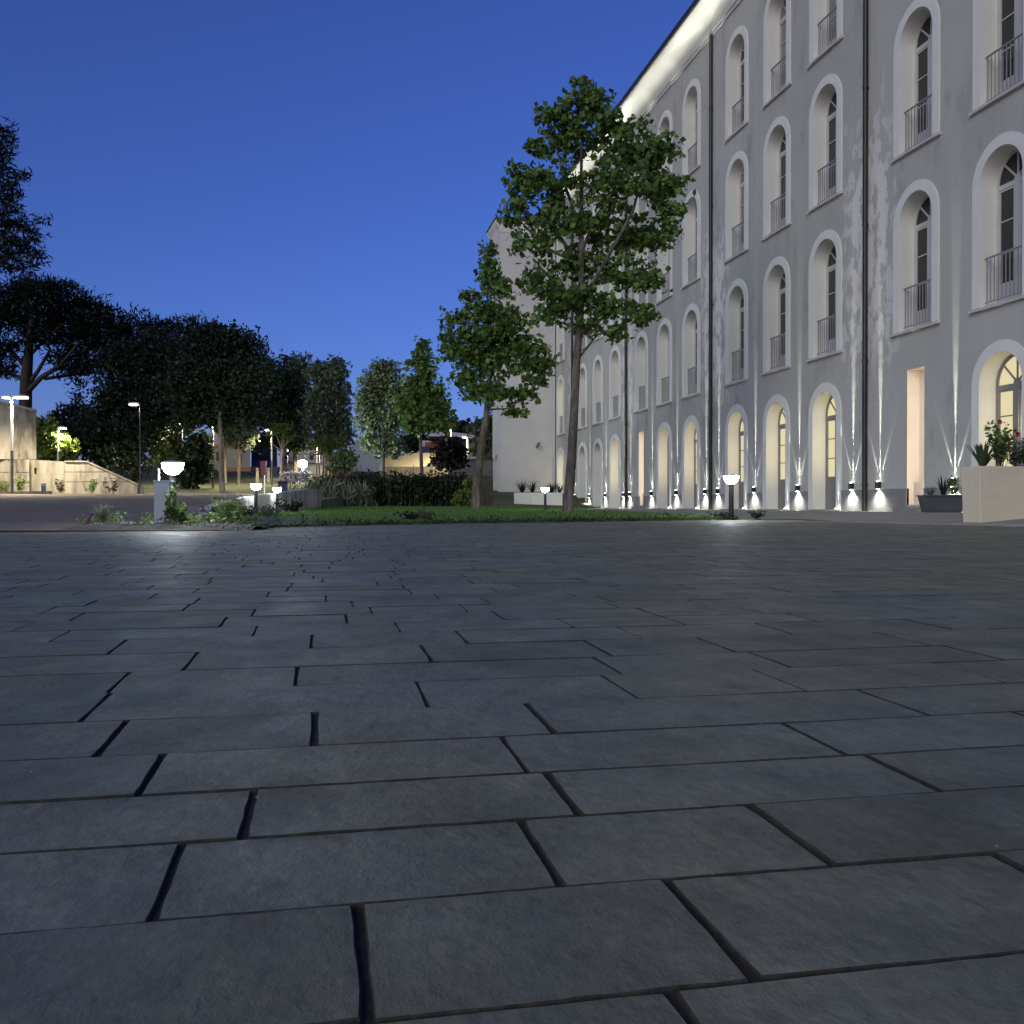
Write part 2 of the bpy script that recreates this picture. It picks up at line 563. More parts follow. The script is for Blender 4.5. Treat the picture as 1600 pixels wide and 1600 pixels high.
M['house_orange'] = noise_mat('house_orange', (0.42, 0.22, 0.09), (0.50, 0.28, 0.12), 0.7, 0.9)
M['house_white'] = noise_mat('house_white', (0.45, 0.44, 0.43), (0.55, 0.54, 0.53), 0.5, 0.9)
M['house_pink'] = noise_mat('house_pink', (0.36, 0.29, 0.28), (0.44, 0.36, 0.34), 0.5, 0.9)
M['brick_red'] = noise_mat('red_render', (0.26, 0.075, 0.05), (0.36, 0.12, 0.08), 0.8, 0.9)
M['house_dark'] = noise_mat('dark_base', (0.035, 0.035, 0.045), (0.06, 0.06, 0.07), 0.8, 0.9)
M['brown'] = noise_mat('brown_shutter', (0.08, 0.05, 0.025), (0.12, 0.075, 0.04), 2, 0.8)
M['navy'] = noise_mat('navy_panel', (0.012, 0.02, 0.05), (0.02, 0.035, 0.08), 2, 0.5)
M['blue'] = noise_mat('blue_panel', (0.03, 0.06, 0.20), (0.05, 0.09, 0.26), 2, 0.5)
M['stone_wall'] = noise_mat('stone_wall', (0.075, 0.07, 0.07), (0.15, 0.14, 0.135), 2.5, 0.95, 0.03, 6)
M['maroon'] = noise_mat('maroon_panel', (0.16, 0.035, 0.05), (0.22, 0.06, 0.08), 2, 0.6)

# ================================================================== GROUND
def z_left(Y):
    return lerp_tab([(-50, 0.0), (12.3, 0.085), (50, 0.997), (120, 5.2), (400, 7.0)], Y)

def wall_x(Y):                       # line of the low white retaining wall beside the road
    return lerp_tab([(12.3, -1.2), (14.5, -1.6), (18.8, -2.2), (31.0, -0.45), (40, 1.0), (60, 3.0)], Y)

def z_lawn(X, Y):
    return 0.125 + 0.2 * min(max((Y - 15) / 20, 0), 1)

def z_apron(X, Y):
    t = min(max((X - 9.6) / 2.6, 0), 1)
    t = t * t * (3 - 2 * t)
    base = 0.105 + 0.045 * min(max((Y - 17) / 8, 0), 1)
    return base + (0.262 - base) * t

def sheet(name, us, vs, fn, mat, kind='structure', parent=None):
    V = [fn(u, v) for v in vs for u in us]
    nu = len(us)
    Q = [(j * nu + i, j * nu + i + 1, (j + 1) * nu + i + 1, (j + 1) * nu + i) for j in range(len(vs) - 1) for i in range(nu - 1)]
    me = np_mesh(name, V, Q, mat)
    me.polygons.foreach_set('use_smooth', [True] * len(me.polygons))
    o = link(name, me, parent)
    o['kind'] = kind
    return o

def z_ground(X, Y):
    if Y < 42 and X > -60:
        return -0.25
    z = z_left(Y) - 0.03
    return z if Y > 49 else -0.25 + (z + 0.25) * (Y - 42) / 7
_vs = [-400, -200, -90, -40, -12, 0, 12, 25, 36, 42, 44, 46, 48, 50, 53, 57, 62, 70, 80, 95, 110, 120, 160, 250, 400, 700]
_us = [-600, -300, -150, -80, -59, -40, -30, -20, -12, -6, 0, 5, 10, 15, 20, 40, 80, 160, 350, 700]
sheet('ground', _us, _vs, lambda u, v: (u, v, z_ground(u, v)), M['earth'])
sheet('road', np.linspace(0, 1, 13), np.linspace(12.32, 50.5, 30),
      lambda u, v: (-38 + (wall_x(v) + 0.05 + 38) * u, v, z_left(v) + 0.012), M['road'])
# bed of weeds and gravel at the corner between plaza, road and lawn
def z_bed(X, Y):
    e = min(min(X + 3.35, -0.55 - X) / 0.5, (Y - 12.34) / 0.35, 1.0)
    return 0.05 + 0.105 * max(e, 0) ** 0.6 + 0.012 * math.sin(7 * X + 3 * Y) * math.sin(5 * Y - 2 * X) + 0.005 * (Y - 12.3)
sheet('planting_bed', np.linspace(0, 1, 30), np.linspace(12.33, 19.2, 44),
      lambda u, v: ((lambda a, b: (a + (b - a) * u, v, z_bed(a + (b - a) * u, v)))(
          lerp_tab([(12.3, -3.35), (14.5, -2.6), (19.2, -2.25)], v), lerp_tab([(12.3, -0.9), (14, -0.55), (19.2, -0.4)], v))), M['soil'])

LAWN_FRONT = [(-0.95, 13.7), (1.34, 14.9), (4.1, 16.05), (7.4, 17.25), (8.1, 17.5)]
def lawn_pt(u, v):
    """u across (0 road side .. 1 apron side), v from the front edge (0) to the hedge (1)."""
    xf = -0.95 + 9.05 * u
    yf = lerp_tab(LAWN_FRONT, xf)
    y = yf + (47.0 - yf) * v
    xl = max(wall_x(y) + 0.18, -0.95 if y < 14 else -9) if y > 18.8 else lerp_tab([(13.7, -0.95), (18.8, -1.9)], y)
    x = xl + (8.1 - xl) * u
    return x, y, z_lawn(x, y)
sheet('lawn', np.linspace(0, 1, 24), np.linspace(0, 1, 30) ** 1.6, lawn_pt, M['turf'])
# soil kerb face of the lawn towards the plaza
_k = MB()
for (a, b) in zip(LAWN_FRONT, LAWN_FRONT[1:]):
    za, zb = z_lawn(*a), z_lawn(*b)
    _k.quad((a[0], a[1], 0.0), (b[0], b[1], 0.0), (b[0], b[1], zb), (a[0], a[1], za))
struct(_k.build('lawn_edge', M['soil']))

APRON_FRONT = [(2.0, 10.9), (9.0, 10.7), (12.3, 10.25), (16.5, 8.75), (17.5, 8.1), (60.0, 8.1)]   # Y -> X of its edge
sheet('sidewalk', np.linspace(0, 1, 14) ** 0.8, [2, 6, 9, 11, 12.3, 13.5, 15, 16.5, 17.5, 19, 22, 26, 32, 40, 48, 56],
      lambda u, v: ((lambda x: (x, v, z_apron(x, v)))(lerp_tab(APRON_FRONT, v) + (13.39 - lerp_tab(APRON_FRONT, v)) * u)), M['apron'])
_k = MB()
for (a, b) in zip(APRON_FRONT[:4], APRON_FRONT[1:5]):
    _k.quad((a[1], a[0], 0), (b[1], b[0], 0), (b[1], b[0], z_apron(b[1], b[0])), (a[1], a[0], z_apron(a[1], a[0])))
struct(_k.build('sidewalk_kerb', M['apron']))

# grassy bank between the road and the lawn beyond the end of the white wall
sheet('bank', [0, 1], np.linspace(32.9, 48, 12),
      lambda u, v: (wall_x(v) + 0.04 + 0.16 * u, v, (z_left(v) + 0.012) * (1 - u) + (z_lawn(0, v) - 0.02) * u), M['turf'])

# ================================================================== PLAZA AND ITS PAVERS
plaza = link('plaza', np_mesh('plaza', [(-14, -4, -0.0065), (12.5, -4, -0.0065), (12.5, 18.5, -0.0065), (-14, 18.5, -0.0065)], [(0, 1, 2, 3)], M['joint']))
plaza['kind'] = 'structure'
plaza.rotation_euler = (math.atan(TILT), 0, 0)

ROW_PX = [1607, 1420, 1303, 1228, 1166, 1113, 1071, 1041, 1013, 992, 976, 961, 950]
row_y = [on_plaza(490, p)[1] for p in ROW_PX]
w0 = row_y[1] - row_y[0]
lo = [row_y[0]]
while lo[-1] > -0.6:
    lo.append(lo[-1] - RND.uniform(0.19, 0.215))
rows = list(reversed(lo[1:])) + row_y
first_measured = len(lo) - 1
while rows[-1] < 17.6:
    rows.append(rows[-1] + RND.uniform(0.195, 0.235))
MEASURED = {0: [(565, 1510), (1120, 1462), (1588, 1352)], 1: [(260, 1378), (848, 1340), (1242, 1310)], 2: [(387, 1272), (880, 1242)],
            3: [(235, 1212), (1262, 1150)], 4: [(845, 1123), (1382, 1093)], 5: [(146, 1108), (659, 1084)], 6: [(463, 1057), (934, 1031)],
            7: [(295, 1036), (663, 1017)], 8: [(178, 1014), (718, 992), (1010, 1000)], 9: [(397, 988), (620, 978)], 10: [(345, 976), (541, 967)],
            11: [(393, 962), (580, 955)]}
def paver_geo(x0, x1, y0, y1, rnd, fine, near=False):
    """One split-stone paver: chamfered block with an uneven outline; returns verts, faces."""
    jw = (0.0042 if near else 0.0028) * rnd.uniform(0.5, 1.4)
    jr = (0.0026 if near else 0.0011) * rnd.uniform(0.4, 1.5)
    x0, x1, y0, y1 = x0 + jw, x1 - jw, y0 + jr, y1 - jr
    n, m = (11, 5) if near else (5, 3) if fine else (2, 1)
    pts = []
    for i in range(n):
        pts.append([x0 + (x1 - x0) * i / n, y0])
    for i in range(m):
        pts.append([x1, y0 + (y1 - y0) * i / m])
    for i in range(n):
        pts.append([x1 - (x1 - x0) * i / n, y1])
    for i in range(m):
        pts.append([x0, y1 - (y1 - y0) * i / m])
    k = len(pts)
    corner = {0, n, n + m, 2 * n + m}
    cx, cy = (x0 + x1) / 2, (y0 + y1) / 2
    for i, p in enumerate(pts):
        p[0] += rnd.uniform(-.0013, .0013) + (0.0012 * (1 if p[0] < cx else -1) if i in corner else 0)
        p[1] += rnd.uniform(-.0012, .0012) + (0.0008 * (1 if p[1] < cy else -1) if i in corner else 0)
    ax, ay, dz = rnd.uniform(-.003, .003), rnd.uniform(-.005, .005), rnd.uniform(-.0007, .0007)
    def top(x, y):
        return dz + ax * (x - cx) + ay * (y - cy)
    V, Fc = [], []
    V += [(p[0], p[1], -0.03) for p in pts]
    V += [(p[0], p[1], top(*p) - 0.0014) for p in pts]
    for p in pts:
        qx, qy = p[0] + (0.0014 if p[0] < cx else -0.0014), p[1] + (0.0012 if p[1] < cy else -0.0012)
        V.append((qx, qy, top(qx, qy)))
    for i in range(k):
        j = (i + 1) % k
        Fc.append((i, j, k + j, k + i))
        Fc.append((k + i, k + j, 2 * k + j, 2 * k + i))
    Fc.append(tuple(range(2 * k, 3 * k)))
    return V, Fc

def lawn_covers(x, y):
    if -0.9 < x < 8.3 and y > lerp_tab(LAWN_FRONT, x) + 0.35:
        return True
    if y > 9 and x > lerp_tab(APRON_FRONT, y) + 0.5:
        return True
    return x > 11.4 or (x < -0.9 and y > 12.55)
pavers = []
for r in range(len(rows) - 1):
    y0, y1 = rows[r], rows[r + 1]
    xa, xb = -0.306 * max(y1, 0) - 2.2, min(0.83 * max(y1, 0) + 2.2, 11.6)
    known = sorted(on_plaza(*p)[0] for p in MEASURED.get(r - first_measured, []))
    cuts = []
    if known:
        cuts = known[:]
        filled = [cuts[0]]
        for c in cuts[1:]:
            gap = c - filled[-1]
            parts = max(1, round(gap / 0.52))
            s = filled[-1]
            for q in range(1, parts):
                filled.append(s + gap * (q + RND.uniform(-.15, .15)) / parts)
            filled.append(c)
        cuts = filled
    else:
        cuts = [RND.uniform(-0.3, 0.3)]
    while cuts[0] > xa:
        cuts.insert(0, cuts[0] - RND.uniform(0.33, 0.62))
    while cuts[-1] < xb:
        cuts.append(cuts[-1] + RND.uniform(0.33, 0.62))
    for a, b in zip(cuts, cuts[1:]):
        cx, cy = (a + b) / 2, (y0 + y1) / 2
        if lawn_covers(cx, cy):
            continue
        # size in the picture
        d = cx * SY + cy * CY
        lat = cx * CY - cy * SY
        area = 0.0
        if d > 0.45:
            px, py = 800 + F * lat / d, 790 + F * 0.4 / d
            if -250 < px < 1850 and py < 1750:
                area = (b - a) * (y1 - y0) / d ** 3
        pavers.append((area, a, b, y0, y1))
pavers.sort(key=lambda q: -q[0])
for i, (ar, a, b, y0, y1) in enumerate(pavers[:300]):
    cx, cy = (a + b) / 2, (y0 + y1) / 2
    V, Fc = paver_geo(a - cx, b - cx, y0 - cy, y1 - cy, RND, True, y0 < 1.8)
    me = bpy.data.meshes.new('paver')
    me.from_pydata(V, [], Fc)
    me.materials.append(M['stone'])
    me.materials.append(M['joint'])
    me.polygons.foreach_set('material_index', [1 if q < len(Fc) - 1 else 0 for q in range(len(Fc))])
    link('paver', me, plaza, (cx, cy, 0))
V, Fc = [], []
for (ar, a, b, y0, y1) in pavers[300:]:
    v, f = paver_geo(a, b, y0, y1, RND, False)
    n = len(V)
    V += v
    Fc += [tuple(n + i for i in q) for q in f]
me = bpy.data.meshes.new('paving')
me.from_pydata(V, [], Fc)
me.materials.append(M['stone'])
me.materials.append(M['joint'])
me.polygons.foreach_set('material_index', [1 if len(q) == 4 else 0 for q in Fc])
o = link('paving', me, plaza)
o['kind'] = 'stuff'

# ================================================================== THE LONG BUILDING
WX = 13.4
Z_EAVE = 16.9
GROUPS = [16.75, 26.35, 35.85, 45.15]
PIPES = [12.05, 21.5, 31.1, 40.5, 49.8]
A = 0.61                                        # half width of an opening
DOOR_Z, DOOR_H = 0.30, 3.20
ROWS_Z, WIN_H = [4.50, 8.66, 12.72], 3.12
NARC = 16
building = empty('plaster_building', (WX, 0, 0))
tag(building, 'long pale plaster building with four rows of arched openings and a bright eave', 'building')

def arch(a, H, n=NARC):
    """Outline of an arched opening from bottom left over the top to bottom right, as (y, z)."""
    zs = H - a
    return [(-a, 0.0), (-a, zs)] + [(-a * math.cos(math.pi * i / n), zs + a * math.sin(math.pi * i / n)) for i in range(1, n)] + [(a, zs), (a, 0.0)]

def ring(mb, outer, inner, x0, x1):
    """Band between two outlines, front face at x0, sides to x1."""
    for i in range(len(outer) - 1):
        o0, o1, i0, i1 = outer[i], outer[i + 1], inner[i], inner[i + 1]
        mb.quad((x0, *o0), (x0, *o1), (x0, *i1), (x0, *i0))
        mb.quad((x0, *i0), (x0, *i1), (x1, *i1), (x1, *i0))
        mb.quad((x0, *o0), (x1, *o0), (x1, *o1), (x0, *o1))
    for k in (0, -1):
        mb.quad((x0, *outer[k]), (x0, *inner[k]), (x1, *inner[k]), (x1, *outer[k]))

# --- wall with its openings
columns = []
for g in GROUPS:
    for off in (2.8, 0.0, -2.8):
        niche = off == 2.8 and g in (16.75, 35.85)
        columns.append((g + off, niche))
columns.append((52.6, False))
columns.sort()
NICHE_W, NICHE_Z, NICHE_H = 0.32, 0.42, 3.14
wall = MB()
def wall_quad(y0, y1, z0, z1):
    n = max(1, int((z1 - z0) / 3))
    for i in range(n):
        a, b = z0 + (z1 - z0) * i / n, z0 + (z1 - z0) * (i + 1) / n
        wall.quad((0, y0, a), (0, y1, a), (0, y1, b), (0, y0, b))
ycur, Y_END, Y_START, WALL_TOP = 7.0, 53.8, 7.0, 17.0
for yc, niche in columns:
    wall_quad(ycur, yc - A, 0, WALL_TOP)
    stops = [(DOOR_Z, DOOR_H, A)] if not niche else [None]
    stops += [(z, WIN_H, A) for z in ROWS_Z]
    zlow = 0.0
    for i, st in enumerate(stops):
        znext = stops[i + 1][0] if i + 1 < len(stops) else WALL_TOP
        if st is None:                          # the narrow straight niche
            wall_quad(yc - A, yc - NICHE_W, 0, znext)
            wall_quad(yc + NICHE_W, yc + A, 0, znext)
            wall.quad((0, yc - NICHE_W, 0), (0, yc + NICHE_W, 0), (0, yc + NICHE_W, NICHE_Z), (0, yc - NICHE_W, NICHE_Z))
            wall.quad((0, yc - NICHE_W, NICHE_Z + NICHE_H), (0, yc + NICHE_W, NICHE_Z + NICHE_H), (0, yc + NICHE_W, znext), (0, yc - NICHE_W, znext))
            continue
        z, H, a = st
        if i == 0:
            wall.quad((0, yc - a, 0), (0, yc + a, 0), (0, yc + a, z), (0, yc - a, z))
        pts = [(yc + p, z + q) for p, q in arch(a, H)][1:-1]
        for p, q in zip(pts, pts[1:]):
            wall.quad((0, p[0], p[1]), (0, q[0], q[1]), (0, q[0], znext), (0, p[0], znext))
    ycur = yc + A
wall_quad(ycur, Y_END, 0, WALL_TOP)
# end wall, back wall
wall.quad((0, Y_START, 0), (12, Y_START, 0), (12, Y_START, WALL_TOP), (0, Y_START, WALL_TOP))
wall.quad((12, Y_START, 0), (12, Y_END + 2.4, 0), (12, Y_END + 2.4, WALL_TOP), (12, Y_START, WALL_TOP))
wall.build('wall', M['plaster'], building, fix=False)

# --- plinth between the doors
edges = [Y_START]
for yc, niche in columns:
    h = NICHE_W if niche else A + 0.24
    edges += [yc - h, yc + h]
edges.append(Y_END - 0.003)
for a, b in zip(edges[0::2], edges[1::2]):
    pl = MB()
    pl.box((-0.018, a, 0.0), (0.05, b, 0.80))
    pl.build('plinth', M['plinth'], building)

# --- cornice: moulding, concave cove, fascia, gutter, roof
def extrude_y(name, prof, mat, y0, y1, smooth=False, n=1):
    mb = MB()
    ys = [y0 + (y1 - y0) * i / n for i in range(n + 1)]
    for a, b in zip(ys, ys[1:]):
        for p, q in zip(prof, prof[1:]):
            mb.quad((p[0], a, p[1]), (q[0], a, q[1]), (q[0], b, q[1]), (p[0], b, p[1]))
    for y in (y0, y1):
        mb.f.append(tuple(range(len(mb.v), len(mb.v) + len(prof))))
        mb.m.append(0)
        mb.v += [(p[0], y, p[1]) for p in prof]
    return mb.build(name, mat, building, smooth=smooth)
cove = [(0.02, 16.80), (-0.05, 16.80), (-0.05, 16.90), (-0.10, 16.92), (-0.10, 17.0)]
for i in range(11):
    t = i / 10
    an = t * math.pi / 2
    cove.append((-0.12 - 0.72 * (1 - math.cos(an)), 17.02 + 0.42 * math.sin(an)))
cove += [(-0.86, 17.44), (-0.86, 17.56), (0.02, 17.56)]
extrude_y('cornice', cove, M['cornice'], Y_START - 0.5, Y_END, n=8)
extrude_y('gutter', [(-0.865, 17.52), (-0.93, 17.52), (-0.95, 17.60), (-0.865, 17.60), (-0.865, 17.52)], M['pipe'], Y_START - 0.5, Y_END, n=4)
extrude_y('roof', [(-0.93, 17.612), (-0.93, 17.64), (6.0, 20.4), (13.0, 17.66), (13.0, 17.59), (6.0, 19.8), (0.1, 17.612), (-0.93, 17.612)], M['roof'], Y_START - 0.6, Y_END + 3.0)

# --- downpipes
for y in PIPES:
    mb = MB()
    mb.tube([(-0.085, y, 0.255), (-0.085, y, 16.82)], 0.062, 12)
    for z in (0.9, 4.0, 7.4, 10.8, 14.2):
        mb.tube([(-0.085, y, z), (-0.085, y, z + 0.05)], 0.075, 12)
        mb.box((-0.05, y - 0.02, z), (0.01, y + 0.02, z + 0.05))
    mb.build('downpipe', M['pipe'], building, smooth=True)

# --- the arched windows and doors
D = 0.36
def opening(kind, glass):
    H = DOOR_H if kind == 'door' else WIN_H
    paint = M['window_paint'] if kind == 'window' else M['door_paint']
    zs = H - A
    b = 0.065
    fr = MB()
    ring(fr, arch(A, H), arch(A - b, H - b), D, D + 0.07)
    for s in (-1, 1):                                       # jamb feet are closed by ring(); transom and mullion
        pass
    fr.box((D - 0.012, -A + b, zs - 0.11), (D + 0.06, A - b, zs - 0.01))
    pan_h = 0.86 if kind == 'door' else 0.44
    fr.box((D - 0.015, -0.065, 0.0), (D + 0.06, 0.065, zs - 0.112))
    fr.box((D + 0.004, -A + b, 0.0), (D + 0.05, -0.066, pan_h))
    fr.box((D + 0.004, 0.066, 0.0), (D + 0.05, A - b, pan_h))
    for s in (-1, 1):                                       # moulded field on each lower panel
        y0, y1 = (0.11, A - b - 0.05) if s > 0 else (-(A - b - 0.05), -0.11)
        fr.box((D - 0.006, y0, 0.09), (D + 0.003, y1, pan_h - 0.08))
    zt = zs - 0.112
    stile = 0.045
    bars = [pan_h + (zt - pan_h) * i / 3 for i in range(4)]
    ly0, ly1 = 0.066, A - b
    for s in (-1, 1):
        def yb(a, c):
            return (a, c) if s > 0 else (-c, -a)
        for (a, c) in ((ly0, ly0 + stile), (ly1 - stile, ly1)):
            q = yb(a, c)
            fr.box((D, q[0], pan_h + 0.001), (D + 0.05, q[1], zt))
        q = yb(ly0 + stile, ly1 - stile)
        for zb in bars[1:3]:
            fr.box((D + 0.008, q[0], zb - 0.013), (D + 0.045, q[1], zb + 0.013))
        fr.box((D + 0.002, q[0], pan_h + 0.001), (D + 0.045, q[1], pan_h + 0.04))
        fr.box((D + 0.002, q[0], zt - 0.04), (D + 0.045, q[1], zt - 0.001))
    rr = A - b
    for an in (45, 90, 135):
        c, s_ = math.cos(rad(an)), math.sin(rad(an))
        n_ = (-s_ * 0.017, c * 0.017)
        p0, p1 = (c * 0.10, zs + s_ * 0.10), (c * (rr + 0.01), zs + s_ * (rr + 0.01))
        quad = [(p0[0] + n_[0], p0[1] + n_[1]), (p1[0] + n_[0], p1[1] + n_[1]), (p1[0] - n_[0], p1[1] - n_[1]), (p0[0] - n_[0], p0[1] - n_[1])]
        fr.prism(quad, 0, D + 0.006, D + 0.045)
    hub = [(0.10 * math.cos(math.pi * i / 8), zs - 0.009 + 0.11 * math.sin(math.pi * i / 8)) for i in range(9)]
    fr.prism(hub, 0, D + 0.002, D + 0.05)
    root = fr.build(kind, paint, building)
    # reveal
    rv = MB()
    pts = arch(A, H)
    for p, q in zip(pts, pts[1:]):
        rv.quad((0.0, *p), (0.0, *q), (D + 0.075, *q), (D + 0.075, *p))
    rv.quad((0, -A, 0), (0, A, 0), (D + 0.075, A, 0), (D + 0.075, -A, 0))
    rv.build('reveal', M['trim'], root, smooth=True)
    # surround, proud of the wall
    sr = MB()
    so, si = arch(A + 0.235, H + 0.235), arch(A + 0.002, H + 0.002)
    if kind == 'door':                                      # its feet reach the pavement
        for l in (so, si):
            l[0], l[-1] = (l[0][0], -0.06), (l[-1][0], -0.06)
    ring(sr, so, si, -0.035, 0.0)
    sro = sr.build('surround', M['trim'], root)
    # panes
    xg = D + 0.03
    for s in (-1, 1):
        for i in range(3):
            y0, y1 = (ly0, ly1) if s > 0 else (-ly1, -ly0)
            pm = MB()
            pm.box((xg, y0, bars[i]), (xg + 0.006, y1, bars[i + 1]))
            pm.build('pane', glass, root)
    for k in range(4):
        pm = MB()
        angs = [rad(45 * k + 45 * j / 5) for j in range(6)]
        poly = [(0.0, zs - 0.01)] + [((rr + 0.01) * math.cos(t), zs - 0.01 + (rr + 0.01) * math.sin(t)) for t in angs]
        pm.prism(poly, 0, xg, xg + 0.006)
        pm.build('pane', glass, root)
    if kind == 'window':
        sl = MB()
        sl.prism([(-0.085, -0.075), (-0.085, -0.02), (0.0, -0.001), (0.0, -0.075)], 1, -A - 0.29, A + 0.29)
        sl.build('sill', M['sill'], root)
        rl = MB()
        xr = 0.10
        rl.box((xr - 0.018, -A, 1.00), (xr + 0.018, A, 1.028))
        rl.box((xr - 0.012, -A, 0.09), (xr + 0.012, A, 0.11))
        for i in range(11):
            y = -A + 2 * A * (i + 0.5) / 11
            rl.box((xr - 0.008, y - 0.008, 0.111), (xr + 0.008, y + 0.008, 0.999))
        rl.build('railing', M['rail'], root)
    else:
        st = MB()
        st.prism([(-0.42 * math.sin(math.pi * i / 12) - 0.06, -0.80 * math.cos(math.pi * i / 12)) for i in range(13)], 2, -0.10, -0.012)
        st.build('doorstep', M['apron'], root)
    return root

masters = {}
def place_opening(kind, glass, y, z):
    key = (kind, glass)
    if key not in masters:
        masters[key] = opening(kind, M[glass])
        o = masters[key]
    else:
        o = copy_tree(masters[key], building)
    o.location = (0, y, z)
    return o
def room_light(o):
    L = bpy.data.lights.new('room_light', 'SPOT')
    L.energy, L.spot_size, L.spot_blend, L.color, L.shadow_soft_size = 22, rad(150), 0.6, (1.0, 0.84, 0.52), 0.06
    lo = bpy.data.objects.new('room_light', L)
    COL.objects.link(lo)
    lo.parent = o
    lo.location = (D - 0.03, -A + 0.10, 1.75)
    lo.rotation_euler = Vector((0.22, -1, -0.12)).to_track_quat('Z', 'X').to_euler()
LIT = {26.35 + 2.8, 26.35, 26.35 - 2.8, 35.85, 35.85 - 2.8, 45.15 - 2.8, 52.6, 16.75, 16.75 - 2.8}
CURTAINED = {(29.15, 1), (16.75, 2), (47.95, 1), (38.65, 2), (26.35, 2), (23.55, 2), (33.05, 2), (35.85, 0), (38.65, 1), (45.15, 2), (33.05, 1), (42.35, 0)}
lit_doors = []
for yc, niche in columns:
    if not niche:
        lit = any(abs(yc - v) < 0.01 for v in LIT)
        dr = place_opening('door', 'glass_lit' if lit else 'glass_dim', yc, DOOR_Z)
        if lit:
            lit_doors.append(dr)
    for i, z in enumerate(ROWS_Z):
        g_ = 'glass_dark'
        if yc == 52.6 and i == 0:
            g_ = 'glass_lit'
        elif (round(yc, 2), i) in CURTAINED:
            g_ = 'glass_dim'
        place_opening('window', g_, yc, z)
for o in lit_doors:
    room_light(o)
# --- niches
for yc, niche in columns:
    if niche:
        mb = MB()
        y0, y1, z0, z1, d = yc - NICHE_W, yc + NICHE_W, NICHE_Z, NICHE_Z + NICHE_H, 0.32
        mb.quad((d, y0, z0), (d, y1, z0), (d, y1, z1), (d, y0, z1))
        mb.quad((0, y0, z0), (d, y0, z0), (d, y0, z1), (0, y0, z1))
        mb.quad((0, y1, z0), (0, y1, z1), (d, y1, z1), (d, y1, z0))
        mb.quad((0, y0, z1), (d, y0, z1), (d, y1, z1), (0, y1, z1))
        mb.quad((0, y0, z0), (0, y1, z0), (d, y1, z0), (d, y0, z0))
        nn = mb.build('niche', M['niche'], building, fix=False)
        mb = MB()
        mb.box((0.17, y0 + 0.001, z0 + 0.001), (d - 0.001, y1 - 0.001, z0 + 0.52))
        mb.build('niche_seat', M['niche'], nn)
        mb = MB()
        mb.box((0.035, y0 + 0.001, z0 + 0.03), (0.085, y0 + 0.010, z1 - 0.03))
        mb.build('added_glow_strip', M['niche_fill_glow'], nn)  # added glowing strip on the hidden jamb, no such lamp there
        mb = MB()
        mb.box((-0.30, y0 - 0.10, 0.2), (-0.019, y1 + 0.10, 0.37))
        mb.build('niche_step', M['apron'], nn)
        L = bpy.data.lights.new('added_niche_fill', 'AREA')  # added fill light that brightens the niche evenly
        L.energy = 9
        L.shape = 'RECTANGLE'
        L.size, L.size_y = 0.05, 3.0
        L.color = (1.0, 0.88, 0.72)
        lo = bpy.data.objects.new('added_niche_fill', L)
        COL.objects.link(lo)
        lo.parent = nn
        lo.location = (0.06, y0 + 0.012, z0 + 1.55)
        lo.rotation_euler = Matrix(((1, 0, 0), (0, 0, -1), (0, 1, 0))).to_euler()

# --- the wing at the far end
wing = MB()
wx0, wy1 = 10.1 - WX, 56.3
wing.quad((wx0, Y_END, 0), (0, Y_END, 0), (0, Y_END, 16.3), (wx0, Y_END, 16.3))
# side wall with one arched opening
yc = 55.1
wa = 0.5
pts = [(yc + p, 0.3 + q) for p, q in arch(wa, 3.1)]
wing.quad((wx0, Y_END, 0), (wx0, yc - wa, 0), (wx0, yc - wa, 16.3), (wx0, Y_END, 16.3))
wing.quad((wx0, yc + wa, 0), (wx0, wy1, 0), (wx0, wy1, 16.3), (wx0, yc + wa, 16.3))
wing.quad((wx0, yc - wa, 0), (wx0, yc + wa, 0), (wx0, yc + wa, 0.3), (wx0, yc - wa, 0.3))
for p, q in zip(pts[1:-1], pts[2:-1]):
    wing.quad((wx0, *p), (wx0, *q), (wx0, q[0], 16.3), (wx0, p[0], 16.3))
wing.quad((wx0, wy1, 0), (12, wy1, 0), (12, wy1, 16.3), (wx0, wy1, 16.3))
wg = wing.build('wing_wall', M['wing'], building, fix=False)
mb = MB()
for p, q in zip(pts, pts[1:]):
    mb.quad((wx0, *p), (wx0, *q), (wx0 + 0.3, *q), (wx0 + 0.3, *p))
mb.quad(*[(wx0 + 0.3, *p) for p in pts])
mb.build('wing_door', M['window_paint'], wg, fix=False)
mb = MB()
mb.box((wx0 - 0.02, Y_END - 0.02, 0), (-0.02, Y_END + 0.05, 0.80))
mb.build('wing_plinth', M['plinth'], wg)
mb = MB()
ex, ey = 0.28, 0.3
mb.prism([(wx0 - ex, 16.9), (wx0 - ex, 16.76), (wx0 - 0.1, 16.5), (wx0, 16.2), (-0.1, 16.2), (-0.1, 16.9)], 1, Y_END - 0.03, wy1 + ey)
mb.build('wing_eave', M['cornice'], wg)
mb = MB()
mb.prism([(wx0 - ex - 0.05, 16.905), (wx0 - ex - 0.05, 16.97), (1.5, 17.5), (1.5, 16.905)], 1, Y_END - 0.1, wy1 + ey + 0.1)
mb.build('wing_roof', M['roof'], wg)
mb = MB()
mb.tube([(-0.10, Y_END - 0.09, 0.25), (-0.10, Y_END - 0.09, 16.2)], 0.05, 10)
mb.build('wing_downpipe', M['white_metal'], wg, smooth=True)
mb = MB()
cp = at(842, 697, 55.0)
mb.tube([(cp.x - WX, Y_END, cp.z + 0.15), (cp.x - WX, Y_END - 0.2, cp.z + 0.15)], 0.03, 8)
mb.tube([(cp.x - WX, Y_END - 0.22, cp.z + 0.18), (cp.x - WX - 0.16, Y_END - 0.30, cp.z - 0.10)], 0.08, 10)
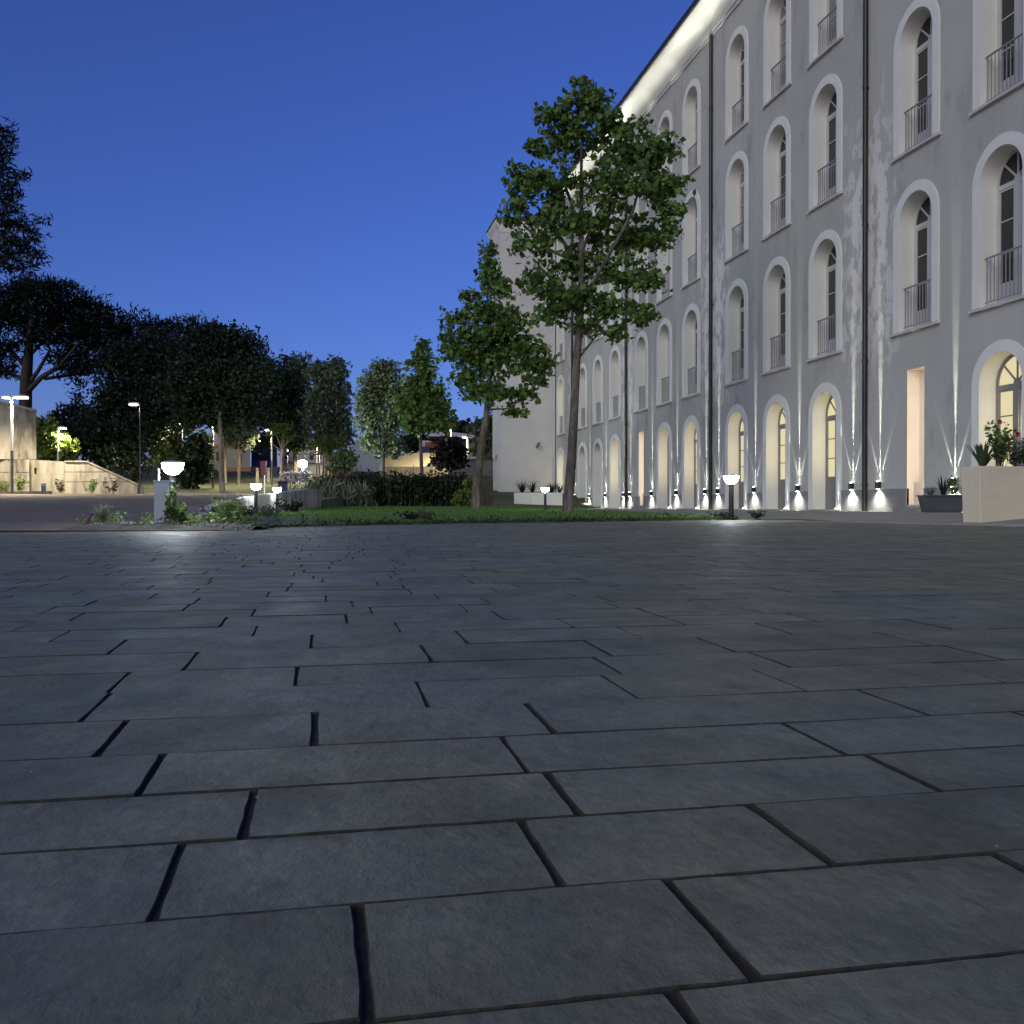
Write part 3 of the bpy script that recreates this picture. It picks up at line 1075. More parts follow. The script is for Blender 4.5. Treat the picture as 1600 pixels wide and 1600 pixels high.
mb.build('wall_camera', M['grey_metal'], wg)

# ================================================================== LAMPS ON THE WALL
def spot(name, parent, loc, direction, energy, ang, blend, color, radius=0.01, sx=1.0, sy=1.0, xaxis=None):
    L = bpy.data.lights.new(name, 'SPOT')
    L.energy = energy
    L.spot_size = rad(ang)
    L.spot_blend = blend
    L.color = color
    L.shadow_soft_size = radius
    o = bpy.data.objects.new(name, L)
    COL.objects.link(o)
    if parent:
        o.parent = parent
    zax = -Vector(direction).normalized()
    if xaxis is None:
        o.rotation_euler = zax.to_track_quat('Z', 'Y').to_euler()
    else:
        xa = Vector(xaxis)
        xa = (xa - zax * xa.dot(zax)).normalized()
        ya = zax.cross(xa)
        o.rotation_euler = Matrix((xa, ya, zax)).transposed().to_euler()
    o.location = loc
    o.scale = (sx, sy, 1)
    return o

def point(name, parent, loc, energy, color, radius=0.1):
    L = bpy.data.lights.new(name, 'POINT')
    L.energy = energy
    L.color = color
    L.shadow_soft_size = radius
    o = bpy.data.objects.new(name, L)
    COL.objects.link(o)
    if parent:
        o.parent = parent
    o.location = loc
    return o

def wall_lamp(loc, rz=0.0):
    """Origin on the wall at the lamp's middle, wall is towards +x."""
    r = empty('wall_lamp', loc, rz)
    mb = MB()
    mb.box((-0.11, -0.055, -0.085), (-0.02, 0.055, 0.085))
    mb.box((-0.02, -0.035, -0.05), (0.0, 0.035, 0.05))
    mb.build('housing', M['black_metal'], r)
    mb = MB()
    mb.lathe([(0.0, 0.087), (0.036, 0.087), (0.036, 0.098), (0.0, 0.10)], 12, (-0.065, 0, 0))
    mb.build('lens', M['wall_led'], r)
    mb = MB()
    mb.lathe([(0.0, -0.087), (0.036, -0.087), (0.036, -0.098), (0.0, -0.10)], 12, (-0.065, 0, 0))
    mb.build('lens', M['wall_led'], r)
    cw = (0.97, 1.0, 0.92)
    spot('up_beam', r, (-0.075, 0, 0.12), (0.022, 0, 1), 4300, 5.8, 0.9, cw, 0.02, 1.0, 0.85, (1, 0, 0))
    spot('eave_beam', r, (-0.08, 0, 0.12), (-0.026, 0, 1), 6000, 27.0, 0.9, cw, 0.02, 0.135, 1.0, (1, 0, 0))
    spot('up_fan', r, (-0.075, 0, 0.11), (0.25, 0, 1), 260, 58, 0.8, cw, 0.012, 1.0, 0.075, (1, 0, 0))
    for s in (-1, 1):
        spot('side_beam', r, (-0.07, 0, 0.11), (0.13, s * 0.40, 1), 110, 20, 0.9, cw, 0.012, 1.0, 0.34, (1, -s * 0.1, 0))
    spot('down_beam', r, (-0.085, 0, -0.11), (0.10, 0, -1), 130, 124, 1.0, cw, 0.02)
    return r

WALL_LAMPS = [
    (18.15, 'wall light throwing its beam up behind the plants of the grey tub'),
    (20.95, 'wall light between the nearest downpipe and the tall pink niche'),
    (22.15, 'wall light just left of the nearest black downpipe'),
    (24.95, 'wall light between the first and second lit doors left of the nearest downpipe'),
    (27.75, 'wall light between the second and third lit doors left of the nearest downpipe'),
    (30.55, 'wall light just right of the second downpipe, near the lone bollard on the right'),
    (31.65, 'wall light just left of the second downpipe from the right'),
    (34.45, 'wall light between the two lit doors left of the second downpipe'),
    (37.25, 'wall light just right of the farther narrow pink niche'),
    (40.05, 'wall light between the farther pink niche and the third downpipe'),
    (40.95, 'wall light just left of the third downpipe from the right'),
    (43.75, 'wall light between a lit door and a dark door, two left of the third downpipe'),
    (46.55, 'wall light between the two dark doors near the tall tree trunk'),
    (49.35, 'wall light right beside the tall tree trunk, last on the long wall')]
for y, lab in WALL_LAMPS:
    tag(wall_lamp((WX - (0.019 if False else 0.002), y, 0.90), 0), lab, 'wall light', 'up and down lights along the wall')
tag(wall_lamp((10.1, 54.15, 0.9), 0), 'wall light on the side of the far wing, nearer its corner', 'wall light', 'wall lights on the far wing')
tag(wall_lamp((10.1, 56.0, 0.9), 0), 'wall light on the side of the far wing, the farther of two', 'wall light', 'wall lights on the far wing')

# small floor spots at the foot of the doors
for (y, lab) in ((26.35 - 2.8, 'small floor spot beside the lit door next to the nearest downpipe'),
                 (26.35, 'small floor spot beside the middle lit door of the near three'),
                 (26.35 + 2.8, 'small floor spot beside the lit door behind the lone right bollard'),
                 (35.85 - 2.8, 'small floor spot beside the lit door just left of the second downpipe'),
                 (35.85, 'small floor spot beside the lit door nearest the farther niche')):
    r = empty('floor_spot', (WX - 0.10, y - A - 0.14, 0.258))
    mb = MB()
    mb.lathe([(0.0, 0.0), (0.05, 0.0), (0.05, 0.05), (0.042, 0.055)], 12)
    mb.build('housing', M['grey_metal'], r)
    mb = MB()
    mb.lathe([(0.042, 0.055), (0.03, 0.07), (0.0, 0.075)], 12)
    mb.build('lens', M['wall_led'], r)
    spot('floor_beam', r, (0, 0, 0.09), (0.04, 0, 1), 45, 34, 0.8, (0.97, 1, 0.93), 0.01, 1, 0.4, (1, 0, 0))
    tag(r, lab, 'floor light', 'floor spots at the doors')

# ================================================================== BOLLARD LAMPS
def bollard(loc, scale, lab, far=False):
    r = empty('bollard_lamp', loc)
    mb = MB()
    mb.lathe([(0.0, -0.03), (0.085, -0.03), (0.085, 0.012), (0.047, 0.02), (0.047, 0.615), (0.06, 0.62), (0.06, 0.632), (0.0, 0.632)], 18)
    mb.build('post', M['black_metal'], r, smooth=True)
    mb = MB()
    prof = [(0.0, 0.633)] + [(0.138 * math.sin(rad(a)), 0.775 - 0.142 * math.cos(rad(a))) for a in range(12, 91, 13)] + [(0.140, 0.785)]
    mb.lathe(prof, 24)
    mb.build('bowl', M['bowl_far' if far else 'bowl'], r, smooth=True)
    mb = MB()
    mb.lathe([(0.0, 0.786), (0.144, 0.786), (0.144, 0.80), (0.10, 0.815), (0.0, 0.82)], 24)
    mb.build('cap', M['white_metal'], r, smooth=True)
    r.scale = (scale,) * 3
    tag(r, lab, 'bollard lamp', 'bollard lamps round the lawn')
    return r
p = at(270, 822, 12.7)
bollard((p.x, p.y, z_bed(p.x, p.y) - 0.005), 1.02, 'biggest bollard lamp with a bright bowl, beside the grey cabinet')
p = at(400, 800, 21.6)
bollard((p.x, p.y, z_lawn(p.x, p.y)), 0.87, 'bollard lamp before the low white wall, left of another close to it', True)
p = at(433, 795, 24.3)
bollard((p.x, p.y, z_lawn(p.x, p.y)), 0.80, 'bollard lamp close against the bright end of the white wall', True)
p = at(852, 793, 27.5)
bollard((p.x, p.y, z_lawn(p.x, p.y)), 0.85, 'bollard lamp on the lawn in front of the far white trough', True)
p = at(1142.5, 812, 18.6)
bollard((p.x, p.y, z_lawn(p.x, p.y)), 1.06, 'lone bollard lamp at the lawn corner before the lit doors')

# ================================================================== CABINET, POLE, STICK
p = at(254, 818, 12.5)
cab = empty('utility_cabinet', (p.x, p.y, z_bed(p.x, p.y)), rad(-4))
mb = MB()
mb.box((-0.108, 0, -0.03), (0.108, 0.13, 0.555))
mb.build('body', M['box_grey'], cab)
mb = MB()
mb.box((-0.085, -0.012, 0.02), (0.088, -0.001, 0.54))
mb.build('door', M['box_grey'], cab)
mb = MB()
mb.box((-0.118, -0.015, 0.556), (0.118, 0.14, 0.575))
mb.build('lid', M['box_grey'], cab)
mb = MB()
mb.box((0.06, -0.02, 0.27), (0.075, -0.0125, 0.32))
mb.build('handle', M['grey_metal'], cab)
tag(cab, 'upright grey utility cabinet standing among weeds left of the biggest bollard lamp', 'cabinet')
p = at(248.5, 818, 12.9)
mb = MB()
mb.tube([(0, 0, -0.03), (0, 0, 0.74)], 0.012, 8)
o = mb.build('thin_pole', M['white_metal'], None, (p.x, p.y, z_bed(p.x, p.y)), smooth=True)
tag(o, 'thin pale pole rising behind the grey utility cabinet', 'pole')
p0, p1 = at(129, 829, 12.2), at(144.5, 801, 12.2)
zb = 0.09
mb = MB()
mb.tube([(p0.x, p0.y, zb), ((p0.x + p1.x) / 2, p0.y, (zb + p1.z) / 2 + 0.004), (p1.x, p1.y, p1.z)], [0.016, 0.018, 0.021], 8)
o = mb.build('leaning_stick', M['purple'])
tag(o, 'purple stick leaning out of the weeds at the left corner of the bed', 'stick')

# ================================================================== FOLIAGE
def leaf_quads(C, size, up=0.5, droop=0.35, width=0.42, rng=RNG, outdir=None):
    """One folded four-point leaf at every centre C (n,3); sizes (n,)."""
    n = len(C)
    d = rng.normal(size=(n, 3))
    if outdir is not None:
        d = d * 0.55 + outdir
    d[:, 2] -= droop
    d /= np.linalg.norm(d, axis=1)[:, None] + 1e-9
    nr = rng.normal(size=(n, 3))
    nr[:, 2] += up
    s = np.cross(d, nr)
    s /= np.linalg.norm(s, axis=1)[:, None] + 1e-9
    nn = np.cross(s, d)
    L = size[:, None]
    V = np.empty((n, 4, 3))
    V[:, 0] = C - d * L * 0.5
    V[:, 1] = C + s * L * width + nn * L * 0.10
    V[:, 2] = C + d * L * 0.55
    V[:, 3] = C - s * L * width + nn * L * 0.10
    return V.reshape(-1, 3), np.arange(4 * n).reshape(n, 4)

def blob_points(blobs, d, n, per=12, spread=0.16, seed=1, shell=0.5, deep=0.8):
    """Leaf centres in leafy clumps filling ellipsoids given by their outline (pixel centre, pixel radii) at distance d."""
    rng = np.random.default_rng(seed)
    w = np.array([b[2] * b[3] for b in blobs], float)
    w /= w.sum()
    fwd = np.array([SY, CY, 0.0])
    rgt = np.array([CY, -SY, 0.0])
    pts, outs = [], []
    for b, wi in zip(blobs, w):
        k = max(2, int(n * wi / per))
        dd = d + (b[4] if len(b) > 4 else rng.uniform(-1, 1) * 0.5 * b[2] * d / F)
        c = np.array(at(b[0], b[1], dd))
        rx, rz = b[2] * dd / F, b[3] * dd / F
        ry = deep * min(rx, 1.6 * rz)
        v = rng.normal(size=(k, 3))
        v /= np.linalg.norm(v, axis=1)[:, None]
        r = rng.uniform(0, 1, size=k) ** shell
        q = v * r[:, None]
        cl = c + q[:, :1] * rx * rgt + q[:, 1:2] * ry * fwd + q[:, 2:] * np.array([0, 0, rz])
        m = rng.integers(max(3, per - 5), per + 6, size=k)
        idx = np.repeat(np.arange(k), m)
        sp = spread * rng.uniform(0.6, 1.4, size=k)[idx]
        pt = cl[idx] + np.clip(rng.normal(size=(len(idx), 3)), -1.5, 1.5) * sp[:, None] * np.array([1, 1, 0.62])
        pts.append(pt)
        o = v[:, :1] * rgt + v[:, 1:2] * fwd + v[:, 2:] * np.array([0, 0, 1.0])
        outs.append(o[idx])
    return np.concatenate(pts), np.concatenate(outs), rng

def tree(name, label, cat, base, d, blobs, n, leaf, mat, trunk, bark, limbs=None, per=12, spread=0.16, seed=1, group=None,
         width=0.42, droop=0.35, outward=False, shell=0.5, extra=None, up=0.5):
    """base: world point. trunk: list of (px, py, radius m). limbs: list of [(px,py,r),...] branches."""
    base = Vector(base)
    r = empty(name, base)
    mb = MB()
    tp = [at(x, y, d) - base for x, y, _ in trunk]
    if tp[0].z > -0.05:
        tp[0].z = -0.05
    fwd = Vector((SY, CY, 0))
    rr = random.Random(seed)
    tp = [tp[0]] + [p + fwd * rr.uniform(-.04, .04) for p in tp[1:]]
    flare = [(tp[0], trunk[0][2] * 1.35), (tp[0] + (tp[1] - tp[0]) * 0.06, trunk[0][2] * 1.05)]
    mb.tube([q[0] for q in flare] + tp[1:], [q[1] for q in flare] + [t[2] for t in trunk[1:]], 10)
    for lb in (limbs or []):
        off = 0.0
        pts = []
        side = rr.uniform(-1, 1)
        for i, (x, y, q) in enumerate(lb):
            pts.append(at(x, y, d) - base + fwd * (side * i * 0.35 * len(lb) / 3 if i else 0))
        mb.tube(pts, [q[2] for q in lb], 6)
    mb.build('trunk', bark, r, smooth=True)
    P, O, rng = blob_points(blobs, d, n, per, spread, seed, shell)
    sz = leaf * rng.uniform(0.45, 1.45, size=len(P))
    V, Q = leaf_quads(P - np.array(base), sz, up=up, droop=droop, width=width, rng=rng, outdir=O if outward else None)
    me = np_mesh('crown', V, Q, mat)
    link('crown', me, r)
    tag(r, label, cat, group)
    return r

# --- the two garden trees
p = at(886, 799, 24.0)
p.z = z_lawn(p.x, p.y)
HERO = [(908, 158, 34, 26), (925, 175, 40, 34), (868, 188, 26, 30), (950, 200, 26, 22), (893, 222, 52, 34), (848, 232, 22, 16), (826, 282, 40, 24),
        (799, 272, 12, 9), (868, 292, 48, 30), (998, 228, 50, 40), (1036, 236, 22, 22), (955, 292, 58, 40), (1028, 290, 34, 36), (1046, 338, 22, 34),
        (806, 322, 24, 24), (800, 346, 16, 12), (868, 352, 58, 30), (962, 366, 62, 34), (1022, 374, 34, 26), (832, 384, 38, 18), (902, 412, 56, 30),
        (972, 426, 52, 22), (1014, 436, 40, 20), (842, 436, 34, 22), (882, 466, 48, 26), (940, 478, 50, 24), (1000, 490, 36, 18), (856, 492, 30, 18),
        (965, 524, 24, 18), (918, 505, 26, 16), (1040, 300, 26, 30), (980, 250, 40, 30)]
limbs = [[(908, 470, .07), (940, 420, .05), (985, 340, .035), (1005, 260, .02)], [(909, 500, .06), (875, 455, .04), (840, 420, .025)],
         [(907, 430, .06), (880, 370, .045), (840, 310, .03)], [(908, 520, .05), (950, 492, .035), (1000, 478, .02)],
         [(908, 395, .05), (935, 330, .04), (970, 280, .02)], [(908, 455, .05), (960, 430, .035), (1015, 420, .02)],
         [(907, 360, .045), (880, 280, .03), (868, 215, .018)], [(907, 480, .04), (870, 490, .03), (845, 490, .015)],
         [(908, 415, .04), (850, 385, .03), (815, 345, .015)], [(904, 560, .035), (935, 520, .02), (962, 515, .012)]]
tree('leafy_tree', 'tall leafy green tree with a bare trunk on the lawn before the building', 'tree', p, 24.0, HERO, 12500, 0.15, M['leaf_maple'],
     [(886, 801, .135), (893, 720, .118), (897, 640, .108), (901, 560, .098), (907, 490, .088), (908, 420, .07), (908, 330, .055), (908, 230, .03), (909, 160, .012)],
     M['bark'], limbs, per=17, spread=0.14, seed=3, group='trees on the lawn')
p = at(744, 796, 30.0)
p.z = z_lawn(p.x, p.y)
SECOND = [(764, 388, 9, 14), (763, 412, 11, 18), (768, 440, 17, 18), (785, 452, 18, 18), (738, 462, 14, 12), (755, 488, 36, 24), (714, 502, 18, 14),
          (796, 500, 32, 20), (708, 545, 16, 20), (738, 555, 40, 26), (790, 566, 44, 26), (838, 566, 24, 16), (724, 592, 32, 14), (760, 612, 44, 18),
          (815, 618, 26, 10), (802, 645, 22, 8), (846, 548, 18, 10), (775, 530, 40, 24), (700, 520, 10, 14), (852, 572, 14, 12), (820, 540, 26, 16), (838, 595, 20, 10), (745, 525, 30, 20)]
tree('leafy_tree', 'smaller leafy tree with a leaning trunk at the right end of the hedge', 'tree', p, 30.0, SECOND, 7600, 0.16, M['leaf_maple'],
     [(742, 797, .16), (746, 750, .135), (752, 700, .125), (760, 650, .10), (765, 590, .075), (766, 520, .05), (765, 450, .03), (764, 385, .012)],
     M['bark'], [[(763, 610, .05), (800, 575, .035), (835, 562, .015)], [(764, 590, .045), (735, 560, .03), (710, 540, .015)],
                 [(765, 540, .04), (790, 510, .025), (805, 490, .012)], [(765, 510, .035), (740, 490, .02), (716, 500, .01)],
                 [(761, 640, .03), (790, 640, .02), (812, 640, .01)]], per=15, spread=0.16, seed=5, group='trees on the lawn')

# --- pines and dark trees on the left
def gz(X, Y):
    return z_left(Y)
def base_at(px, d):
    q = at(px, 790, d)
    return (q.x, q.y, gz(q.x, q.y) - 0.02)
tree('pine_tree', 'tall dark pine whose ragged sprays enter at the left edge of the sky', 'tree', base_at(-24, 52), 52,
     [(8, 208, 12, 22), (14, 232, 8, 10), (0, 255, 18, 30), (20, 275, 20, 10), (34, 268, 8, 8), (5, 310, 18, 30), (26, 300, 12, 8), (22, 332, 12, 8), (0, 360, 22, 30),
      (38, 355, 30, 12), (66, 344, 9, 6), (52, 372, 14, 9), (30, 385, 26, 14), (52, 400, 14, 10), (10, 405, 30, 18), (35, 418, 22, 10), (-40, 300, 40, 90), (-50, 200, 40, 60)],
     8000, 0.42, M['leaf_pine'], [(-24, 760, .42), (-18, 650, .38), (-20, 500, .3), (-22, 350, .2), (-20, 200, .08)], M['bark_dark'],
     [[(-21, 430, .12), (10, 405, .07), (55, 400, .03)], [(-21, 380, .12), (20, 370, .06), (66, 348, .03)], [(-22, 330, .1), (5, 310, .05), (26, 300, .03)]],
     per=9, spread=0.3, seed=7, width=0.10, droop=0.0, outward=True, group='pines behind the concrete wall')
tree('pine_tree', 'umbrella pine with spreading bare branches above the lit concrete wall', 'tree', base_at(38, 62), 62,
     [(20, 462, 50, 24), (70, 458, 60, 22), (120, 482, 50, 26), (160, 505, 40, 26), (30, 500, 60, 28), (90, 510, 60, 28), (140, 535, 50, 24), (5, 540, 34, 14),
      (60, 530, 30, 14), (110, 556, 38, 12), (185, 520, 22, 20), (-40, 490, 50, 40), (-10, 560, 36, 20), (15, 580, 26, 8), (110, 575, 34, 12), (150, 572, 34, 16), (180, 560, 30, 20), (125, 600, 14, 6), (40, 441, 30, 8), (90, 447, 30, 8)],
     19000, 0.40, M['leaf_pine'], [(40, 760, .45), (40, 640, .40), (42, 590, .36), (47, 540, .26), (50, 500, .14)], M['bark_dark'],
     [[(41, 615, .22), (70, 592, .18), (105, 575, .13), (140, 540, .07)], [(42, 605, .2), (60, 580, .14), (80, 545, .08)], [(70, 592, .12), (110, 585, .1), (150, 580, .05)],
      [(44, 580, .16), (20, 545, .12), (-10, 560, .06)], [(42, 600, .14), (15, 580, .09), (-5, 572, .05)], [(44, 560, .12), (75, 525, .08), (100, 505, .04)]],
     per=10, spread=0.36, seed=9, width=0.12, droop=-0.2, outward=True, group='pines behind the concrete wall')
tree('pine_tree', 'broad domed pine crown behind the dark trees, left of centre', 'tree', base_at(250, 88), 88,
     [(215, 515, 40, 22), (255, 515, 40, 18), (300, 520, 50, 20), (345, 535, 44, 22), (385, 560, 38, 24), (240, 560, 60, 34), (310, 575, 70, 40), (370, 600, 60, 40), (200, 550, 36, 36),
      (222, 490, 6, 9), (232, 496, 5, 6), (290, 500, 6, 6), (303, 500, 6, 6)],
     12000, 0.5, M['leaf_pine'], [(250, 750, .5), (255, 640, .42), (262, 560, .2)], M['bark_dark'], [[(255, 640, .2), (300, 590, .14), (330, 560, .06)]],
     per=10, spread=0.45, seed=11, width=0.13, droop=-0.2, outward=True, group='pines behind the concrete wall')
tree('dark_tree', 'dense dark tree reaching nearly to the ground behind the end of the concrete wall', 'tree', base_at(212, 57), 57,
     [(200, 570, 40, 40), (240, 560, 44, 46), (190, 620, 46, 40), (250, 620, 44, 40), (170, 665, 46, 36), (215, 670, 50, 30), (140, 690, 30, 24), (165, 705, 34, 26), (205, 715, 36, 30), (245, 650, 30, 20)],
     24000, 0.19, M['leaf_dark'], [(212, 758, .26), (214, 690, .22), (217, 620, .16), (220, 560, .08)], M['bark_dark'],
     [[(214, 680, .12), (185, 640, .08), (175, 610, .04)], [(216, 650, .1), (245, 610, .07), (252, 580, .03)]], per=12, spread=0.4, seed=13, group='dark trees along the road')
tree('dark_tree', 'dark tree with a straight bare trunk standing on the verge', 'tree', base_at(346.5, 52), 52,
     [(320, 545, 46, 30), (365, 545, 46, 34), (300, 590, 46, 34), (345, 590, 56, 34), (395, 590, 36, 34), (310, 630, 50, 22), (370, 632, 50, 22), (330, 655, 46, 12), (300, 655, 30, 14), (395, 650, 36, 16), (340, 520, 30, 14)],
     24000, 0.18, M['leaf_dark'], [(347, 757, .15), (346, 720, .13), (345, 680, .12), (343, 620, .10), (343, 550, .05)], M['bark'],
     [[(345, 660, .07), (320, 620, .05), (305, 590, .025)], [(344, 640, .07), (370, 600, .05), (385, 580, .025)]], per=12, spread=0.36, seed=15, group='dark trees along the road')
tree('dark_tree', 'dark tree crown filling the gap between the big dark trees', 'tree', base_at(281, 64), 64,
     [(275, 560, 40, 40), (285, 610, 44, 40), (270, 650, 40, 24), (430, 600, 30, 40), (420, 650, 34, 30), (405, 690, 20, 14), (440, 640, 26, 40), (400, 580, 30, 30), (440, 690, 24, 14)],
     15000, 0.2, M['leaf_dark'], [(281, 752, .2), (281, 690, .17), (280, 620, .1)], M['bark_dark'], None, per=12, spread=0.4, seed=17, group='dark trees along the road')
tree('feathery_tree', 'tall feathery grey-green tree left of the floodlight', 'tree', base_at(462, 66), 66,
     [(462, 575, 20, 20), (455, 600, 28, 24), (475, 610, 24, 30), (445, 640, 26, 30), (472, 650, 30, 30), (440, 600, 12, 20), (470, 690, 34, 18), (440, 680, 18, 16), (452, 560, 8, 8), (474, 562, 8, 8)],
     6000, 0.30, M['leaf_grey'], [(462, 748, .17), (463, 700, .14), (463, 640, .10), (463, 580, .04)], M['bark_pale'],
     [[(463, 705, .08), (452, 660, .05), (447, 620, .02)], [(463, 700, .08), (476, 650, .05), (478, 610, .02)], [(463, 690, .06), (440, 650, .04), (438, 610, .02)]],
     per=8, spread=0.3, seed=19, width=0.28, group='feathery trees near the floodlight')
tree('feathery_tree', 'tall feathery grey-green tree with two points, right of the floodlight', 'tree', base_at(515, 62), 62,
     [(500, 585, 16, 18), (523, 585, 16, 22), (505, 615, 24, 24), (530, 620, 18, 30), (500, 650, 24, 28), (528, 660, 20, 26), (515, 690, 34, 18), (540, 680, 12, 20), (496, 572, 7, 8), (524, 568, 7, 10)],
     6500, 0.29, M['leaf_grey'], [(515, 750, .16), (515, 700, .14), (515, 640, .10), (516, 590, .04)], M['bark_pale'],
     [[(515, 700, .08), (503, 650, .05), (500, 600, .02)], [(515, 695, .08), (527, 640, .05), (526, 590, .02)]],
     per=8, spread=0.3, seed=21, width=0.28, group='feathery trees near the floodlight')
tree('pale_tree', 'pale rounded tree with a forked trunk behind the hedge', 'tree', base_at(598, 48), 48,
     [(598, 585, 24, 18), (585, 610, 28, 26), (618, 610, 20, 26), (580, 650, 24, 28), (610, 655, 24, 30), (570, 630, 12, 18), (630, 640, 10, 22), (585, 690, 22, 18), (615, 700, 22, 16), (597, 570, 8, 8), (612, 574, 8, 8)],
     8000, 0.20, M['leaf_pale'], [(598, 770, .12), (598, 720, .11), (599, 690, .10), (600, 640, .06), (599, 590, .03)], M['bark'],
     [[(598, 705, .07), (588, 680, .05), (580, 640, .025)], [(599, 695, .06), (612, 660, .04), (618, 620, .02)]], per=8, spread=0.2, seed=23, width=0.3, group='trees behind the hedge')
tree('slender_tree', 'slender dark green tree with a pointed top behind the hedge', 'tree', base_at(659, 44), 44,
     [(662, 540, 5, 12), (658, 560, 11, 14), (664, 585, 16, 16), (642, 572, 6, 8), (652, 605, 20, 18), (676, 612, 16, 14), (640, 630, 20, 20), (670, 635, 26, 18), (650, 660, 30, 16), (688, 640, 14, 14), (676, 662, 22, 10), (695, 668, 10, 8)],
     5200, 0.20, M['leaf_maple'], [(661, 790, .11), (659, 740, .09), (657, 690, .08), (658, 640, .06), (660, 590, .04), (662, 540, .012)], M['bark'],
     [[(658, 660, .04), (640, 635, .025), (632, 620, .01)], [(658, 650, .04), (680, 630, .025), (690, 625, .01)]], per=9, spread=0.2, seed=25, group='trees behind the hedge')
tree('plum_tree', 'small purple-black leaved tree before the white house', 'tree', base_at(705, 47), 47,
     [(703, 695, 14, 10), (695, 708, 12, 12), (714, 708, 11, 12), (690, 722, 10, 9), (706, 722, 14, 10), (718, 722, 6, 8)],
     1900, 0.22, M['leaf_plum'], [(705, 775, .08), (705, 735, .06), (704, 705, .03)], M['bark_dark'], None, per=9, spread=0.2, seed=27)
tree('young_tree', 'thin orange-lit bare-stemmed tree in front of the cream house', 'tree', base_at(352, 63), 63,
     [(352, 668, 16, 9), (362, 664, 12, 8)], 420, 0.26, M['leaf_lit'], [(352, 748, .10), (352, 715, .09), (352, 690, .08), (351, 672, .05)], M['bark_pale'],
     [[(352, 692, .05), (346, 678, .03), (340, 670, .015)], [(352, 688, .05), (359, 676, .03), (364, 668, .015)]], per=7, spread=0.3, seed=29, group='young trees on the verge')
tree('young_tree', 'small tree with a shadowed trunk before the cream house corner', 'tree', base_at(374, 60), 60,
     [(372, 690, 16, 8), (384, 682, 12, 9), (365, 685, 10, 7), (378, 672, 14, 8)], 900, 0.24, M['leaf_grey'], [(373, 748, .09), (374, 715, .08), (375, 690, .06)], M['bark'],
     [[(373, 722, .03), (366, 712, .02), (360, 704, .01)]], per=8, spread=0.3, seed=31, group='young trees on the verge')
tree('pollarded_tree', 'pollarded tree with bare warm-lit branches near the floodlight', 'tree', base_at(440, 58), 58,
     [(440, 668, 12, 6), (452, 682, 8, 4), (428, 674, 7, 4)], 260, 0.2, M['leaf_lit'], [(440, 752, .13), (441, 720, .12), (442, 705, .11), (441, 698, .08)], M['bark_pale'],
     [[(441, 704, .06), (437, 690, .045), (432, 676, .02)], [(441, 702, .06), (443, 688, .045), (442, 672, .02)], [(441, 703, .05), (447, 692, .03), (456, 684, .012)],
      [(441, 701, .05), (439, 686, .03), (438, 670, .015)], [(442, 706, .04), (432, 698, .025), (424, 690, .012)], [(442, 700, .04), (450, 682, .025), (470, 681, .01)]],
     per=6, spread=0.25, seed=33)
tree('palm_like_tree', 'small warm yellow-lit tree right of the floodlight', 'tree', base_at(508, 60), 60,
     [(512, 700, 9, 6), (520, 690, 10, 6), (505, 692, 8, 5), (516, 708, 6, 5)], 420, 0.32, M['leaf_lit'], [(509, 748, .10), (509, 715, .09), (510, 702, .05)], M['bark_pale'], None,
     per=7, spread=0.3, seed=35, width=0.15)
tree('shrub_tree', 'light green small tree beside the red wall', 'tree', base_at(534, 57), 57,
     [(528, 720, 9, 10), (540, 712, 8, 12), (520, 728, 7, 7), (548, 722, 7, 8), (535, 733, 10, 6)], 1100, 0.24, M['leaf_pale'], [(534, 770, .06), (534, 730, .05), (534, 712, .03)], M['bark_dark'], None,
     per=8, spread=0.22, seed=37)
tree('back_tree', 'green tree between the leaning trunk and the far wing of the building', 'tree', base_at(762, 62), 62,
     [(755, 668, 14, 14), (766, 690, 10, 18), (770, 655, 6, 12), (748, 700, 8, 14), (764, 710, 8, 10), (742, 672, 6, 8)], 1700, 0.26, M['leaf_grey'], [(762, 775, .1), (762, 720, .08), (761, 680, .04)], M['bark_dark'], None,
     per=9, spread=0.28, seed=39)
tree('back_tree', 'green tree behind the double yellow lamp and the white house', 'tree', base_at(690, 105), 105,
     [(690, 655, 20, 12), (672, 662, 16, 8), (704, 663, 10, 6), (682, 640, 12, 10)], 1300, 0.45, M['leaf_maple'], [(690, 760, .2), (690, 690, .16), (690, 655, .08)], M['bark_dark'], None,
     per=9, spread=0.4, seed=41)
tree('cedar_tree', 'black flat-topped cedar silhouette behind the concrete wall', 'tree', base_at(115, 92), 92,
     [(92, 652, 22, 6), (118, 640, 22, 10), (122, 624, 6, 12), (105, 668, 36, 12), (135, 655, 24, 18), (85, 680, 24, 14), (120, 690, 34, 20)], 4200, 0.5, M['leaf_pine'],
     [(115, 745, .35), (116, 690, .28), (120, 630, .08)], M['bark_dark'], None, per=9, spread=0.4, seed=43, width=0.16, droop=0.0)

